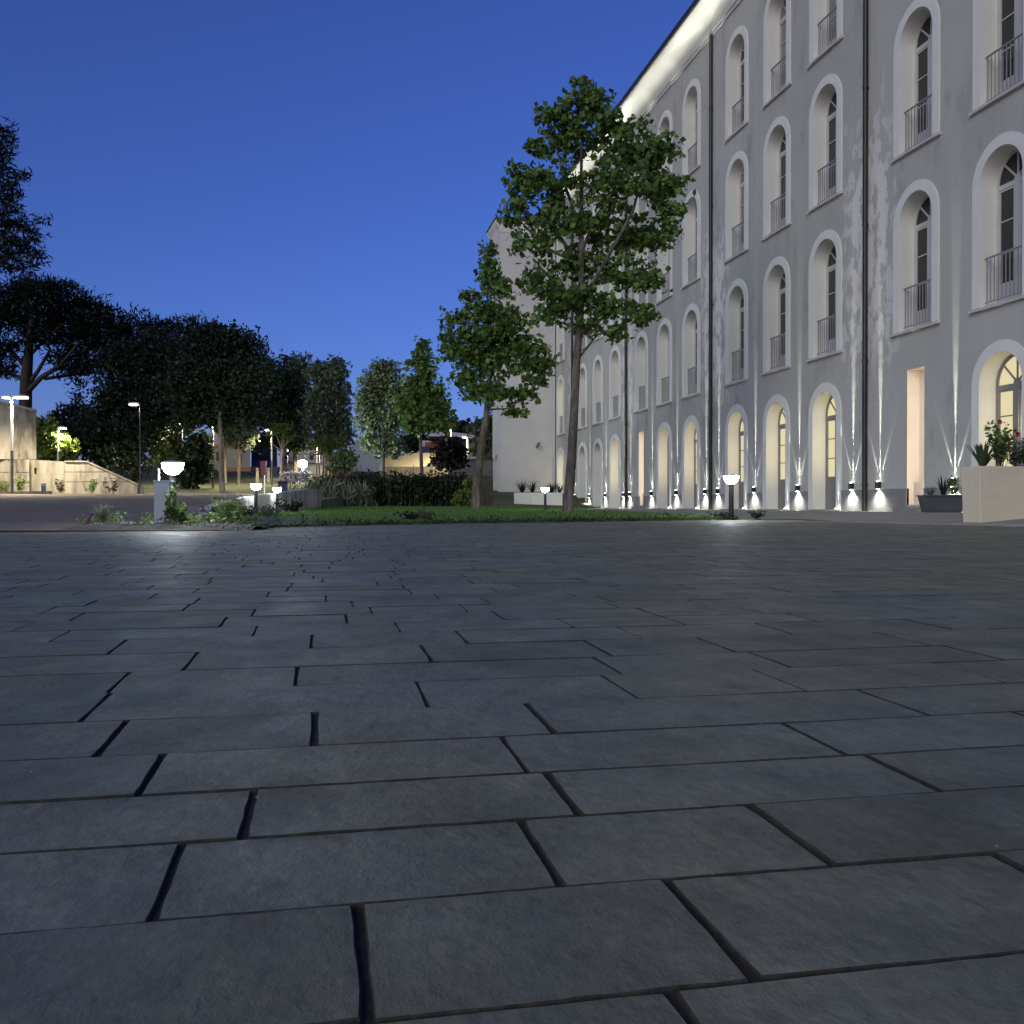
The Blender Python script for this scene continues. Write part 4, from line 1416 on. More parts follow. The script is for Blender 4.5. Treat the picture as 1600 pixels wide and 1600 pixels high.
def bush(name, label, cat, base, d, blobs, n, leaf, mat, per=9, spread=0.15, seed=1, group=None, width=0.4, droop=0.2, stem=None):
    base = Vector(base)
    r = empty(name, base)
    P, O, rng = blob_points(blobs, d, n, per, spread, seed)
    zg = P[:, 2] < base.z + 0.01
    P[zg, 2] = base.z + rng.uniform(0.01, 0.1, size=int(zg.sum()))
    V, Q = leaf_quads(P - np.array(base), leaf * rng.uniform(0.6, 1.35, size=len(P)), droop=droop, width=width, rng=rng)
    link('foliage', np_mesh('foliage', V, Q, mat), r)
    mb = MB()
    rr = random.Random(seed)
    for b in blobs[:10]:
        q = at(b[0], b[1], d) - base
        foot = Vector((q.x * 0.35 + rr.uniform(-.05, .05), q.y * 0.35, -0.03))
        mb.tube([foot, (foot + q) / 2 + Vector((rr.uniform(-.05, .05), rr.uniform(-.05, .05), 0)), q], [max(.006, leaf * .10), max(.005, leaf * .07), .004], 5)
    mb.build('stems', stem or M['bark_dark'], r)
    tag(r, label, cat, group)
    return r
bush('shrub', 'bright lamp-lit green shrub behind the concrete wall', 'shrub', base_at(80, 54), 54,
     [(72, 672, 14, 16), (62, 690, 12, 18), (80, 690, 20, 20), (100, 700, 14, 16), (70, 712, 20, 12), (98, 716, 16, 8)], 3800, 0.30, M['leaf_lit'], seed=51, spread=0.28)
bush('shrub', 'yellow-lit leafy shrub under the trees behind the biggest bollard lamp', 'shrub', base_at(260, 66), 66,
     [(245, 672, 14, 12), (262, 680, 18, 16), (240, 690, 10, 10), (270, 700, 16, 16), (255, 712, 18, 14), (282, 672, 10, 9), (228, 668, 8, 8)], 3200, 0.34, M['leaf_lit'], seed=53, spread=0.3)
bush('conical_shrub', 'dark pointed shrub leaning left of the cream house', 'shrub', base_at(298, 54), 54,
     [(310, 690, 12, 14), (302, 708, 20, 18), (292, 728, 18, 18), (312, 730, 14, 18), (296, 748, 20, 12), (318, 706, 8, 14)], 3800, 0.28, M['leaf_dark'], seed=55, spread=0.26)
bush('white_shrub', 'white-blossomed shrubs lit by the floodlight', 'shrub', base_at(462, 44), 44,
     [(450, 744, 7, 5), (464, 744, 8, 6), (475, 745, 5, 7), (457, 750, 8, 4)], 900, 0.15, M['petal_white'], seed=57, spread=0.14)
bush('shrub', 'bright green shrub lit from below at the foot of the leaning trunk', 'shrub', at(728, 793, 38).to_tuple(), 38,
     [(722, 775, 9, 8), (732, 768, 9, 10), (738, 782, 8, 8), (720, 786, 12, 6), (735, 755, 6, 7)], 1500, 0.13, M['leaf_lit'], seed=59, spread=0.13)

# ================================================================== HEDGE AND STAKE FENCE
hb = [(x, 770 + 6 * math.sin(x * .13), 17, 24) for x in range(500, 722, 14)] + [(x, 756 + 6 * math.sin(x * .2), 16, 12) for x in range(545, 722, 16)]
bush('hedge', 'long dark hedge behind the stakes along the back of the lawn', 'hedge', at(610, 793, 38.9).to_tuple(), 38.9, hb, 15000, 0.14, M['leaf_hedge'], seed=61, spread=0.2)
rb = [(x, 775 + 5 * math.sin(x), 6, 17) for x in range(472, 575, 6)]
P, O, rng = blob_points(rb, 38.0, 1500, 6, 0.2, 63)
V, Q = leaf_quads(P, 0.45 * rng.uniform(0.6, 1.4, size=len(P)), droop=-2.2, width=0.05, rng=rng)
o = link('reeds', np_mesh('reeds', V, Q, M['leaf_silver']))
tag(o, 'tall pale reeds standing behind the stakes at the left end of the hedge', 'reeds')
fr = at(478, 792, 38.5)
fence = empty('stake_fence', (fr.x, fr.y, 0.32))
mbs = []
for k in range(3):
    mb = MB()
    h = 1.45 + 0.16 * k
    mb.tube([(0, 0, -0.05), (0.01 * (k - 1), 0.006, h * 0.5), (0.025 * (1 - k), 0, h)], [0.011, 0.010, 0.008], 6)
    mbs.append(mb.mesh('stake', M['stake'], True))
rs = random.Random(4)
x = 478.0
while x < 772:
    q = at(x, 792, 38.5 + rs.uniform(-.12, .12)) - fence.location
    o = link('stake', mbs[rs.randrange(3)], fence, (q.x, q.y, 0), (rs.uniform(-.04, .04), rs.uniform(-.05, .05), rs.uniform(0, 6)))
    x += rs.uniform(2.8, 6.5)
mb = MB()
for zr in (0.55, 1.12):
    mb.tube([at(478, 792, 38.55) - fence.location + Vector((0, 0, zr)) - Vector((0, 0, (at(478, 792, 38.55) - fence.location).z)),
             at(772, 792, 38.55) - fence.location + Vector((0, 0, zr)) - Vector((0, 0, (at(772, 792, 38.55) - fence.location).z))], 0.008, 5)
mb.build('wire', M['grey_metal'], fence)
tag(fence, 'row of thin wooden stakes along the back edge of the lawn', 'fence')
mb = MB()
q0, q1 = at(749, 790, 45.5), at(770, 790, 45.5)
scr = empty('reed_screen', (q0.x, q0.y, 0.3))
for i in range(20):
    q = q0 + (q1 - q0) * i / 19 - q0
    mb = MB()
    mb.tube([(q.x, q.y + 0.02 * (i % 2), -0.05), (q.x, q.y + 0.02 * (i % 2), 1.52 + 0.05 * math.sin(i * 3.1))], 0.021, 6)
    mb.build('cane', M['stake'], scr)
tag(scr, 'short cane screen between the leaning trunk and the far wing', 'screen')

# ================================================================== WALLS ON THE LEFT
FWD = Vector((SY, CY, 0))
def slab(mb, poly, d, t, d2=None):
    """Solid with the outline poly (pixel points) at distance d (d2 at its right end), t metres thick away from the camera."""
    xs = [p[0] for p in poly]
    x0, x1 = min(xs), max(xs)
    def dist(x):
        return d if d2 is None or x1 == x0 else d + (d2 - d) * (x - x0) / (x1 - x0)
    f = [at(x, y, dist(x)) for x, y in poly]
    e = at(max(x1, 800) if x0 > 800 else (x1 if x1 < 800 else 800), 790, dist(x1))
    e.z = 0
    b = [p + e.normalized() * t for p in f]
    n = len(mb.v)
    k = len(poly)
    mb.v += [tuple(p) for p in f] + [tuple(p) for p in b]
    mb.f.append(tuple(n + i for i in range(k)))
    mb.f.append(tuple(n + k + i for i in reversed(range(k))))
    mb.m += [mb.cur] * 2
    for i in range(k):
        j = (i + 1) % k
        mb.f.append((n + i, n + k + i, n + k + j, n + j))
        mb.m.append(mb.cur)
def part(name, mat, parent, polys, d, t, d2=None):
    mb = MB()
    for p in polys:
        slab(mb, p, d, t, d2)
    org = parent.location
    mb.v = [(v[0] - org.x, v[1] - org.y, v[2] - org.z) for v in mb.v]
    return mb.build(name, mat, parent)

b0 = base_at(20, 46)
cw = empty('concrete_wall', b0)
part('upper_block', M['concrete'], cw, [[(-90, 606), (0, 629), (57, 643), (57, 717.5), (-90, 717.5)]], 45.0, 0.5, 47.3)
part('coping', M['concrete'], cw, [[(-90, 601), (0, 625.5), (58, 640), (58, 643.5), (0, 629.5), (-90, 606.5)]], 44.8, 0.8, 47.1)
for rows_ in ([(-90, 718), (13, 718), (13, 737.5), (-90, 737.5)], [(-90, 738.5), (13, 738.5), (13, 752.5), (-90, 752.5)], [(-90, 753.5), (13, 753.5), (13, 780), (-90, 780)],
              [(16, 718), (46, 718), (46, 737.5), (16, 737.5)], [(16, 738.5), (46, 738.5), (46, 752.5), (16, 752.5)], [(16, 753.5), (46, 753.5), (46, 780), (16, 780)]):
    part('panel', M['concrete'], cw, [rows_], 46.6, 0.5)
part('recess', M['concrete'], cw, [[(-90, 718.2), (46, 718.2), (46, 780), (-90, 780)]], 46.72, 0.3)
part('panel', M['concrete'], cw, [[(46.2, 718), (101, 721.5), (101, 741), (57.5, 741), (57.5, 731), (54, 731), (54, 741), (46.2, 741)], [(46.2, 741.2), (101, 741.2), (101, 780), (46.2, 780)]], 47.0, 0.5)
part('recess', M['house_dark'], cw, [[(53, 730), (59, 730), (59, 742), (53, 742)]], 47.2, 0.2)
for poly in ([(101.3, 722), (135, 722), (168, 737), (101.3, 737)], [(101.3, 738), (170, 738), (202, 752.4), (101.3, 752.4)], [(101.3, 753.4), (204.5, 753.4), (214.6, 758), (214.6, 780), (101.3, 780)]):
    part('panel', M['concrete'], cw, [poly], 45.6, 0.5)
part('recess', M['concrete'], cw, [[(101.4, 723), (134, 723), (213, 759), (213, 780), (101.4, 780)]], 45.66, 0.4)
part('coping', M['concrete'], cw, [[(101, 719.8), (136, 719.8), (216, 756), (216, 758.4), (135, 722), (101, 722)]], 45.5, 0.7)
part('end_block', M['concrete'], cw, [[(215.2, 758.4), (226, 760.5), (226, 780), (215.2, 780)]], 45.75, 0.6)
tag(cw, 'tall stained concrete wall with a sloping end, brightly lit at its left', 'wall')
kb = empty('kerb_step', base_at(30, 43))
part('kerb_block', M['stone_wall'], kb, [[(-90, 770), (81, 767), (82, 775.5), (-90, 780)]], 43.4, 0.5)
tag(kb, 'dark kerb block along the foot of the concrete wall', 'kerb')
sg = empty('small_sign', at(68.5, 769, 42.9))
part('panel', M['blue'], sg, [[(64.5, 755.5), (72, 755.5), (72, 768), (64.5, 768)]], 42.9, 0.08)
part('stripe', M['white_metal'], sg, [[(66, 757.5), (71, 757.5), (71, 758.6), (66, 758.6)]], 42.87, 0.02)
part('foot', M['grey_metal'], sg, [[(67, 768), (70, 768), (70, 780), (67, 780)]], 42.92, 0.05)
tag(sg, 'small blue sign standing at the kerb before the concrete wall', 'sign')

# white retaining wall along the road
rw = MB()
tops = [(18.2, 0.24), (19.8, 0.45), (23.0, 0.63), (30.9, 0.93), (33, 0.97)]
ys = [18.2, 18.8, 19.8, 21.4, 23, 25, 27, 29, 30.9, 33]
for y0_, y1_ in zip(ys, ys[1:]):
    xa, xb = wall_x(y0_), wall_x(y1_)
    za, zb_ = lerp_tab(tops, y0_), lerp_tab(tops, y1_)
    for dx in (-0.10, 0.10):
        rw.quad((xa + dx, y0_, -0.2), (xb + dx, y1_, -0.2), (xb + dx, y1_, zb_), (xa + dx, y0_, za))
    rw.quad((xa - .1, y0_, za), (xb - .1, y1_, zb_), (xb + .1, y1_, zb_), (xa + .1, y0_, za))
for y_ in (18.2, 33):
    x_, z_ = wall_x(y_), lerp_tab(tops, y_)
    rw.quad((x_ - .1, y_, -.2), (x_ + .1, y_, -.2), (x_ + .1, y_, z_), (x_ - .1, y_, z_))
o = rw.build('retaining_wall', M['white_wall'])
tag(o, 'low white streaked wall rising beside the road behind two bollard lamps', 'wall')

# ================================================================== STREET LAMPS
def street_lamp(px, ytop, ybase, d, arms, label, energy=500, on_ground=True, col=(1.0, 0.84, 0.58), pole=M['white_metal'], rpole=0.05, double=False):
    b = at(px, ybase, d)
    if on_ground:
        b.z = z_left(b.y) if b.y > 12.3 else 0.1
    top = at(px, ytop, d)
    r = empty('street_lamp', b, 0)
    H = top.z - b.z
    rgt = Vector((CY, -SY, 0))
    mb = MB()
    mb.tube([(0, 0, -0.05), (0, 0, H * 0.45)], rpole * 1.25, 10)
    mb.build('base_pole', pole if pole is M['black_metal'] else M['grey_metal'], r, smooth=True)
    mb = MB()
    mb.tube([(0, 0, H * 0.45 - 0.02), (0, 0, H + 0.02)], rpole, 10)
    mb.build('pole', pole, r, smooth=True)
    for s, ln in arms:
        hd = empty('lamp_head', (0, 0, H), -YAW, r)
        mb = MB()
        x0, x1 = (0.04, ln) if s > 0 else (-ln, -0.04)
        mb.prism([(x0, 0.0), (x1, 0.02), (x1, 0.075), ((x0 + x1) / 2, 0.10), (x0, 0.075)], 1, -0.14, 0.14)
        mb.build('casing', M['white_metal'], hd)
        mb = MB()
        g0, g1 = (x0 + 0.12, x1 - 0.03) if s > 0 else (x0 + 0.03, x1 - 0.12)
        mb.box((g0, -0.13, -0.05), (g1, 0.13, -0.001 + 0.0))
        mb.build('light_panel', M['street_glow'], hd)
        spot('lamp_beam', r, tuple(rgt * ((x0 + x1) / 2) + Vector((0, 0, H - 0.10))), (0, 0, -1), energy * 2.5, 165, 0.5, col, 0.12)
    tag(r, label, 'street lamp', 'street lamps along the road and park')
    return r
street_lamp(19, 621, 771, 43.0, [(-1, 0.40), (1, 0.72)], 'tall street lamp with two heads before the lit concrete wall', 720)
street_lamp(91, 669, 760, 53.5, [(1, 0.45)], 'street lamp rising from behind the concrete wall beside a green shrub', 550)
street_lamp(219, 632, 760, 50, [(-1, 0.55)], 'street lamp head shining among the dark leaves above the wall end', 260, rpole=0.03, pole=M['black_metal'])
street_lamp(286, 661, 750, 58, [(-1, 0.40)], 'thin street lamp behind the biggest bollard lamp', 520, rpole=0.035)
street_lamp(333, 656, 750, 55, [(1, 0.45)], 'slim street lamp beside the straight bare trunk on the verge', 520)
street_lamp(425, 672, 750, 60, [(-1, 0.42)], 'street lamp with a left-pointing head before the blue kiosk', 480)
street_lamp(449, 694, 746, 72, [(1, 0.5)], 'short street lamp just right of the pollarded tree', 420)
street_lamp(495, 685, 745, 64, [(1, 0.45)], 'street lamp just right of the floodlight, before the pale house', 520)
street_lamp(499, 701, 745, 84, [(1, 0.5)], 'smallest street lamp, low and far away in front of the red wall', 420)
street_lamp(705, 664, 760, 66, [(-1, 0.75)], 'grey street lamp with a yellow head before the white house', 1300, col=(1.0, 0.8, 0.4))
street_lamp(731, 683, 725, 69, [(-1, 0.42)], 'warm-lit street lamp with a thick pole above the stone wall', 2200, on_ground=False, rpole=0.09)
# floodlight on a post
fl = empty('floodlight', base_at(473, 47))
q = at(473, 725, 47) - fl.location
mb = MB()
mb.tube([(0, 0, -0.05), (0, 0, q.z)], 0.05, 10)
mb.build('post', M['grey_metal'], fl, smooth=True)
mb = MB()
mb.box((-0.22, 0.02, q.z - 0.17), (0.22, 0.14, q.z + 0.17))
mb.build('housing', M['grey_metal'], fl)
mb = MB()
mb.lathe([(0.0, -0.2)] + [(0.2 * math.cos(rad(a)), 0.2 * math.sin(rad(a))) for a in range(-75, 90, 15)], 18, (0, -0.06, q.z))
mb.build('lens', M['flood_glow'], fl, smooth=True)
point('flood_light', fl, (0.0, -0.5, q.z + 0.1), 900, (0.85, 0.95, 1.0), 0.2)
tag(fl, 'dazzling white floodlight on a post at the end of the hedge', 'floodlight')

# ================================================================== SIGN POST, PILLARS, BIN
s0 = base_at(412, 46)
sp = empty('sign_post', s0)
mb = MB()
ztop = at(413, 721, 46).z - s0[2]
mb.tube([(0.03, 0, -0.05), (0.03, 0, ztop)], 0.03, 8)
mb.build('post', M['white_metal'], sp, smooth=True)
part('panel', M['maroon'], sp, [[(406.5, 721), (414, 720), (415, 743), (408, 744)]], 45.9, 0.05)
part('plate', M['white_metal'], sp, [[(413.5, 720.5), (417.5, 721), (416, 743), (414.2, 743)]], 46.02, 0.04)
tag(sp, 'dark red and white sign on a thin post by the road', 'sign')
for x0_, x1_, lab in ((400, 404.5, 'stubby beige gate pillar left of the dark red sign'), (417.5, 421.5, 'stubby beige gate pillar right of the dark red sign')):
    gp = empty('gate_pillar', base_at((x0_ + x1_) / 2, 57))
    part('shaft', M['house_cream'], gp, [[(x0_ + .4, 733.5), (x1_ - .4, 733.5), (x1_ + .6, 754), (x0_ - .6, 754)]], 57, 0.3)
    part('cap', M['house_cream'], gp, [[(x0_, 731.5), (x1_, 731.5), (x1_, 733.4), (x0_, 733.4)]], 56.95, 0.4)
    tag(gp, lab, 'pillar', 'gate pillars beside the sign')
bn = empty('waste_bin', base_at(442, 40))
part('body', M['navy'], bn, [[(434.5, 754), (449.5, 754), (449, 775), (435, 775)]], 39, 0.5)
part('lid', M['navy'], bn, [[(433.8, 751.5), (450.2, 751.5), (450.2, 753.8), (433.8, 753.8)]], 38.9, 0.6)
tag(bn, 'dark blue bin standing behind the bright end of the white wall', 'bin')

# ================================================================== HOUSES IN THE DISTANCE
h = empty('cream_house', base_at(352, 80))
part('wall', M['house_cream'], h, [[(311, 694), (391, 694), (391, 755), (311, 755)]], 80, 8)
part('base_band', M['house_orange'], h, [[(310.7, 730), (391.3, 730), (391.3, 736.5), (310.7, 736.5)]], 79.9, 0.3)
part('cornice', M['house_orange'], h, [[(310.4, 694), (391.6, 694), (391.6, 698), (310.4, 698)]], 79.85, 0.4)
part('upper_storey', M['house_white'], h, [[(322, 676), (391, 676), (391, 693.9), (318, 693.9)]], 80.4, 7)
part('foundation', M['house_dark'], h, [[(309, 736.6), (392, 736.6), (392, 760), (309, 760)]], 79.8, 1)
part('window', M['brown'], h, [[(338, 706), (344.5, 706), (344.5, 720), (338, 720)]], 79.93, 0.2)
part('window', M['brown'], h, [[(372, 710), (377, 710), (377, 722.5), (372, 722.5)]], 79.93, 0.2)
part('window', M['brown'], h, [[(379, 700.5), (380.6, 700.5), (380.6, 707), (379, 707)]], 79.93, 0.2)
part('window', M['brown'], h, [[(381.6, 700.5), (383.6, 700.5), (383.6, 707), (381.6, 707)]], 79.93, 0.2)
part('door', M['house_pink'], h, [[(338, 720.4), (344, 720.4), (344, 736), (338, 736)]], 79.88, 0.2)
tag(h, 'cream house with an orange base seen between the trunks on the left', 'house')
h = empty('kiosk', base_at(410, 84))
part('wall', M['house_white'], h, [[(393, 729), (433, 729), (433, 752), (393, 752)]], 84, 4)
part('blue_band', M['blue'], h, [[(392.6, 719), (433.4, 719), (433.4, 728.8), (392.6, 728.8)]], 83.9, 4.2)
part('dark_front', M['navy'], h, [[(393, 693), (433, 693), (433, 718.8), (393, 718.8)]], 84, 4)
tag(h, 'dark blue kiosk with a pale foot beside the cream house', 'kiosk')
h = empty('pale_house', base_at(478, 86))
part('wall', M['house_white'], h, [[(438, 700), (504, 700), (504, 758), (438, 758)]], 88, 8)
part('roof', M['roof'], h, [[(436, 699.8), (470, 690), (506, 699.8)]], 87.8, 8.4)
part('ledge', M['house_pink'], h, [[(437.5, 722), (504.5, 722), (504.5, 723.6), (437.5, 723.6)]], 87.7, 0.5)
for xw in (446, 458, 484, 494):
    part('window', M['house_dark'], h, [[(xw, 706), (xw + 5, 706), (xw + 5, 718), (xw, 718)]], 87.9, 0.3)
tag(h, 'pale two-storey house behind the floodlight', 'house')
h = empty('red_wall_house', base_at(527, 82))
part('wall', M['brick_red'], h, [[(504.5, 712), (549, 712), (549, 762), (504.5, 762)]], 82, 5)
part('coping', M['house_cream'], h, [[(504, 709.5), (549.5, 709.5), (549.5, 711.8), (504, 711.8)]], 81.8, 5.3)
part('window', M['house_white'], h, [[(512, 722), (519, 722), (519, 733), (512, 733)]], 81.9, 0.3)
tag(h, 'low red house wall behind the small light green tree', 'house')
h = empty('gable_house', base_at(560, 96))
part('wall', M['house_white'], h, [[(549.5, 690), (575, 682), (600, 690), (600, 765), (549.5, 765)]], 98, 8)
part('window', M['house_dark'], h, [[(586, 704), (594, 704), (594, 716), (586, 716)]], 97.9, 0.2)
tag(h, 'plain greyish house wall behind the pale rounded tree', 'house')
h = empty('modern_house', base_at(700, 90))
part('wall', M['house_white'], h, [[(655, 688), (770, 692), (770, 740), (655, 740)]], 92, 9)
part('roof_slab', M['house_white'], h, [[(668, 675.5), (702, 674.5), (772, 683.5), (772, 689.5), (702, 681.5), (668, 682)]], 89, 12)
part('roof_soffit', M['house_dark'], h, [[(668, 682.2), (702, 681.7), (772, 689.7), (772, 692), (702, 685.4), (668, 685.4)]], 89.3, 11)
part('brick_bay', M['brick_red'], h, [[(664, 691.5), (684, 690.5), (684, 710), (664, 710)]], 91, 0.9)
for a_, b_ in ((660, 671), (716, 729), (738, 745), (757, 764)):
    part('window', M['navy'], h, [[(a_, 697.5), (b_, 697.5), (b_, 713.5), (a_, 713.5)]], 90.9 if a_ == 660 else 91.9, 0.3)
part('balustrade', M['house_white'], h, [[(716, 713.8), (770, 713.8), (770, 717), (716, 717)]], 88, 0.3)
tag(h, 'low white modern house with a dark soffit and a brick bay', 'house')
h = empty('garden_wall', base_at(640, 70))
part('wall', M['house_cream'], h, [[(600, 708), (670, 707.5), (686, 711), (686, 729), (600, 729)]], 72, 0.4)
part('lower_wall', M['stone_wall'], h, [[(600, 729.2), (664, 729.2), (686, 713), (700, 713), (700, 775), (600, 775)]], 68, 0.5)
tag(h, 'lamp-lit cream garden wall below the white modern house', 'wall')
h = empty('stone_wall', base_at(745, 56))
part('wall', M['stone_wall'], h, [[(700, 719.5), (773, 718), (773, 780), (700, 780)]], 57.0, 0.5)
part('coping', M['house_dark'], h, [[(699.5, 717.5), (773.5, 715.8), (773.5, 717.9), (699.5, 719.4)]], 56.9, 0.7)
tag(h, 'dark grey stone wall behind the leaning trunk', 'wall')
rt = MB()
P, O, rng = blob_points([(720, 668, 14, 6), (742, 672, 16, 6), (762, 668, 14, 8), (700, 668, 10, 6), (650, 690, 22, 18), (720, 680, 50, 8), (770, 680, 20, 12)], 190, 2200, 9, 0.9, 71)
V, Q = leaf_quads(P, 1.0 * rng.uniform(0.6, 1.4, size=len(P)), rng=rng)
struct(link('distant_trees', np_mesh('distant_trees', V, Q, M['leaf_dark'])), 'stuff')
# ================================================================== PLANTERS AND THEIR PLANTS
pc = Vector((10.21, 13.24, 0.0))
pb = z_apron(10.3, 13.3)
pl_ = empty('white_planter', (10.21, 13.24, pb))
def frustum_box(mb, x0, x1, y0, y1, z0, z1, ins):
    n = len(mb.v)
    mb.v += [(x0 + ins, y0 + ins * .4, z0), (x1 - ins, y0 + ins * .4, z0), (x1 - ins, y1 - ins * .4, z0), (x0 + ins, y1 - ins * .4, z0), (x0, y0, z1), (x1, y0, z1), (x1, y1, z1), (x0, y1, z1)]
    for q in ((0, 3, 2, 1), (0, 1, 5, 4), (1, 2, 6, 5), (2, 3, 7, 6), (3, 0, 4, 7)):
        mb.f.append(tuple(n + i for i in q))
        mb.m.append(mb.cur)
mb = MB()
W_, D_, H_ = 1.7, 0.45, 0.895
mb.v, mb.f, mb.m = [], [], []
frustum_box(mb, 0, W_, 0, D_, -0.02, H_, 0.03)
n = len(mb.v)
t_ = 0.035
mb.v += [(t_, t_, H_), (W_ - t_, t_, H_), (W_ - t_, D_ - t_, H_), (t_, D_ - t_, H_), (t_, t_, H_ - .08), (W_ - t_, t_, H_ - .08), (W_ - t_, D_ - t_, H_ - .08), (t_, D_ - t_, H_ - .08)]
for i in range(4):
    j = (i + 1) % 4
    mb.f.append((4 + i, 4 + j, n + j, n + i)); mb.m.append(0)
    mb.f.append((n + i, n + j, n + 4 + j, n + 4 + i)); mb.m.append(0)
o = mb.build('body', M['planter'], pl_)
bv = o.modifiers.new('bevel', 'BEVEL')
bv.width = 0.012
bv.segments = 2
bv.limit_method = 'ANGLE'
mb = MB()
mb.box((t_ + .002, t_ + .002, H_ - .12), (W_ - t_ - .002, D_ - t_ - .002, H_ - .05))
mb.build('soil', M['soil'], pl_)
tag(pl_, 'large pale square-edged planter at the right edge of the picture', 'planter')

def blade_plant(name, label, cat, loc, n, h, spread, w, mat, seed, curve=0.5, group=None, parent=None, tip=0.12, segs=4):
    """Rosette or tuft of long curved leaves, each with thickness given by a fold along its midrib."""
    rr = random.Random(seed)
    V, Q = [], []
    for i in range(n):
        a = rr.uniform(0, 2 * math.pi)
        L = h * rr.uniform(0.6, 1.1)
        lean = spread * rr.uniform(0.25, 1.0)
        dx, dy = math.cos(a), math.sin(a)
        sx, sy = -dy, dx
        n0 = len(V)
        ww = w * rr.uniform(0.7, 1.2)
        for k in range(segs + 1):
            t = k / segs
            r_ = 0.015 + lean * L * (t * (1 - curve) + curve * t * t)
            z = L * (t - 0.55 * curve * lean * t * t * t)
            wk = ww * (1 - t) ** 0.8 * (0.65 + 0.9 * t if t < 0.4 else 1.0) + ww * tip * (0 if t == 1 else 1)
            c = (dx * r_, dy * r_, z)
            V.append((c[0] - sx * wk / 2, c[1] - sy * wk / 2, c[2] + wk * .18))
            V.append((c[0], c[1], c[2] - wk * .10))
            V.append((c[0] + sx * wk / 2, c[1] + sy * wk / 2, c[2] + wk * .18))
        for k in range(segs):
            b = n0 + 3 * k
            Q += [(b, b + 1, b + 4, b + 3), (b + 1, b + 2, b + 5, b + 4)]
    me = np_mesh(name, V, Q, mat)
    me.polygons.foreach_set('use_smooth', [True] * len(me.polygons))
    o = link(name, me, parent, loc)
    if label:
        tag(o, label, cat, group)
    return o

def leafy_plant(name, label, cat, loc, stems, h, spread, leaf, nleaf, mat, seed, group=None, lean=(0, 0), stem_mat=None, width=0.3, flowers=0, wide_top=1.0):
    """Branching stems carrying leaves along their upper part."""
    rr = random.Random(seed)
    rng = np.random.default_rng(seed)
    r = empty(name, loc)
    mb = MB()
    C, O = [], []
    tips = []
    for i in range(stems):
        a = rr.uniform(0, 2 * math.pi)
        L = h * rr.uniform(0.6, 1.05)
        rad_ = spread * rr.uniform(0.2, 1.0)
        pts = [Vector((0.25 * rad_ * math.cos(a), 0.25 * rad_ * math.sin(a), -0.02))]
        for k in range(1, 5):
            t = k / 4
            pts.append(Vector((math.cos(a) * rad_ * (0.25 + 0.75 * t) + rr.uniform(-.1, .1) * spread + lean[0] * t,
                               math.sin(a) * rad_ * (0.25 + 0.75 * t) + rr.uniform(-.1, .1) * spread + lean[1] * t, L * t)))
        mb.tube(pts, [max(0.0028, 0.02 * leaf + .003)] * 3 + [0.0028, 0.002], 5)
        for q in range(nleaf):
            t = rr.uniform(0.22, 1.0)
            k = min(int(t * 4), 3)
            p_ = pts[k].lerp(pts[k + 1], t * 4 - k)
            an = rr.uniform(0, 2 * math.pi)
            o_ = Vector((math.cos(an), math.sin(an), rr.uniform(-.2, .8)))
            C.append(tuple(p_ + o_ * leaf * 0.45))
            O.append(tuple(o_))
        tips.append(pts[-1])
    mb.build('stems', stem_mat or mat, r)
    C, O = np.array(C), np.array(O) * 1.6
    V, Q = leaf_quads(C, leaf * rng.uniform(0.6, 1.25, size=len(C)), up=0.8, droop=0.1, width=width, rng=rng, outdir=O)
    link('leaves', np_mesh('leaves', V, Q, mat), r)
    for i in range(flowers):
        c = tips[i % len(tips)] + Vector((rr.uniform(-.03, .03), -0.05, rr.uniform(-.10, .02)))
        fm = MB()
        for k in range(7):
            an = 2 * math.pi * k / 7
            d_ = Vector((math.cos(an) * .8, -0.5, math.sin(an) * .8)).normalized()
            s_ = d_.cross(Vector((0, 1, 0.2))).normalized()
            R_ = 0.05
            fm.quad(c, c + d_ * R_ * .6 + s_ * R_ * .4, c + d_ * R_ * 1.15, c + d_ * R_ * .6 - s_ * R_ * .4)
        fm.build('flower', M['petal'], r, fix=False)
    tag(r, label, cat, group)
    return r
zt = pb + H_ - 0.05
blade_plant('agave', 'spiky agave rosette at the left end of the large pale planter', 'plant', (10.44, 13.47, zt), 30, 0.46, 0.9, 0.08, M['leaf_agave'], 5, 0.35, segs=5)
leafy_plant('flowering_shrub', 'upright dark-leaved shrub with a red flower in the large pale planter', 'shrub', (10.76, 13.46, zt), 15, 0.74, 0.26, 0.08, 28, M['leaf_maple'], 8, flowers=3, stem_mat=M['bark_dark'])
leafy_plant('flowering_shrub', 'dense narrow-leaved shrub at the right end of the large pale planter', 'shrub', (11.12, 13.46, zt), 15, 0.58, 0.26, 0.09, 34, M['leaf_grey'], 10, stem_mat=M['bark_dark'], width=0.16)

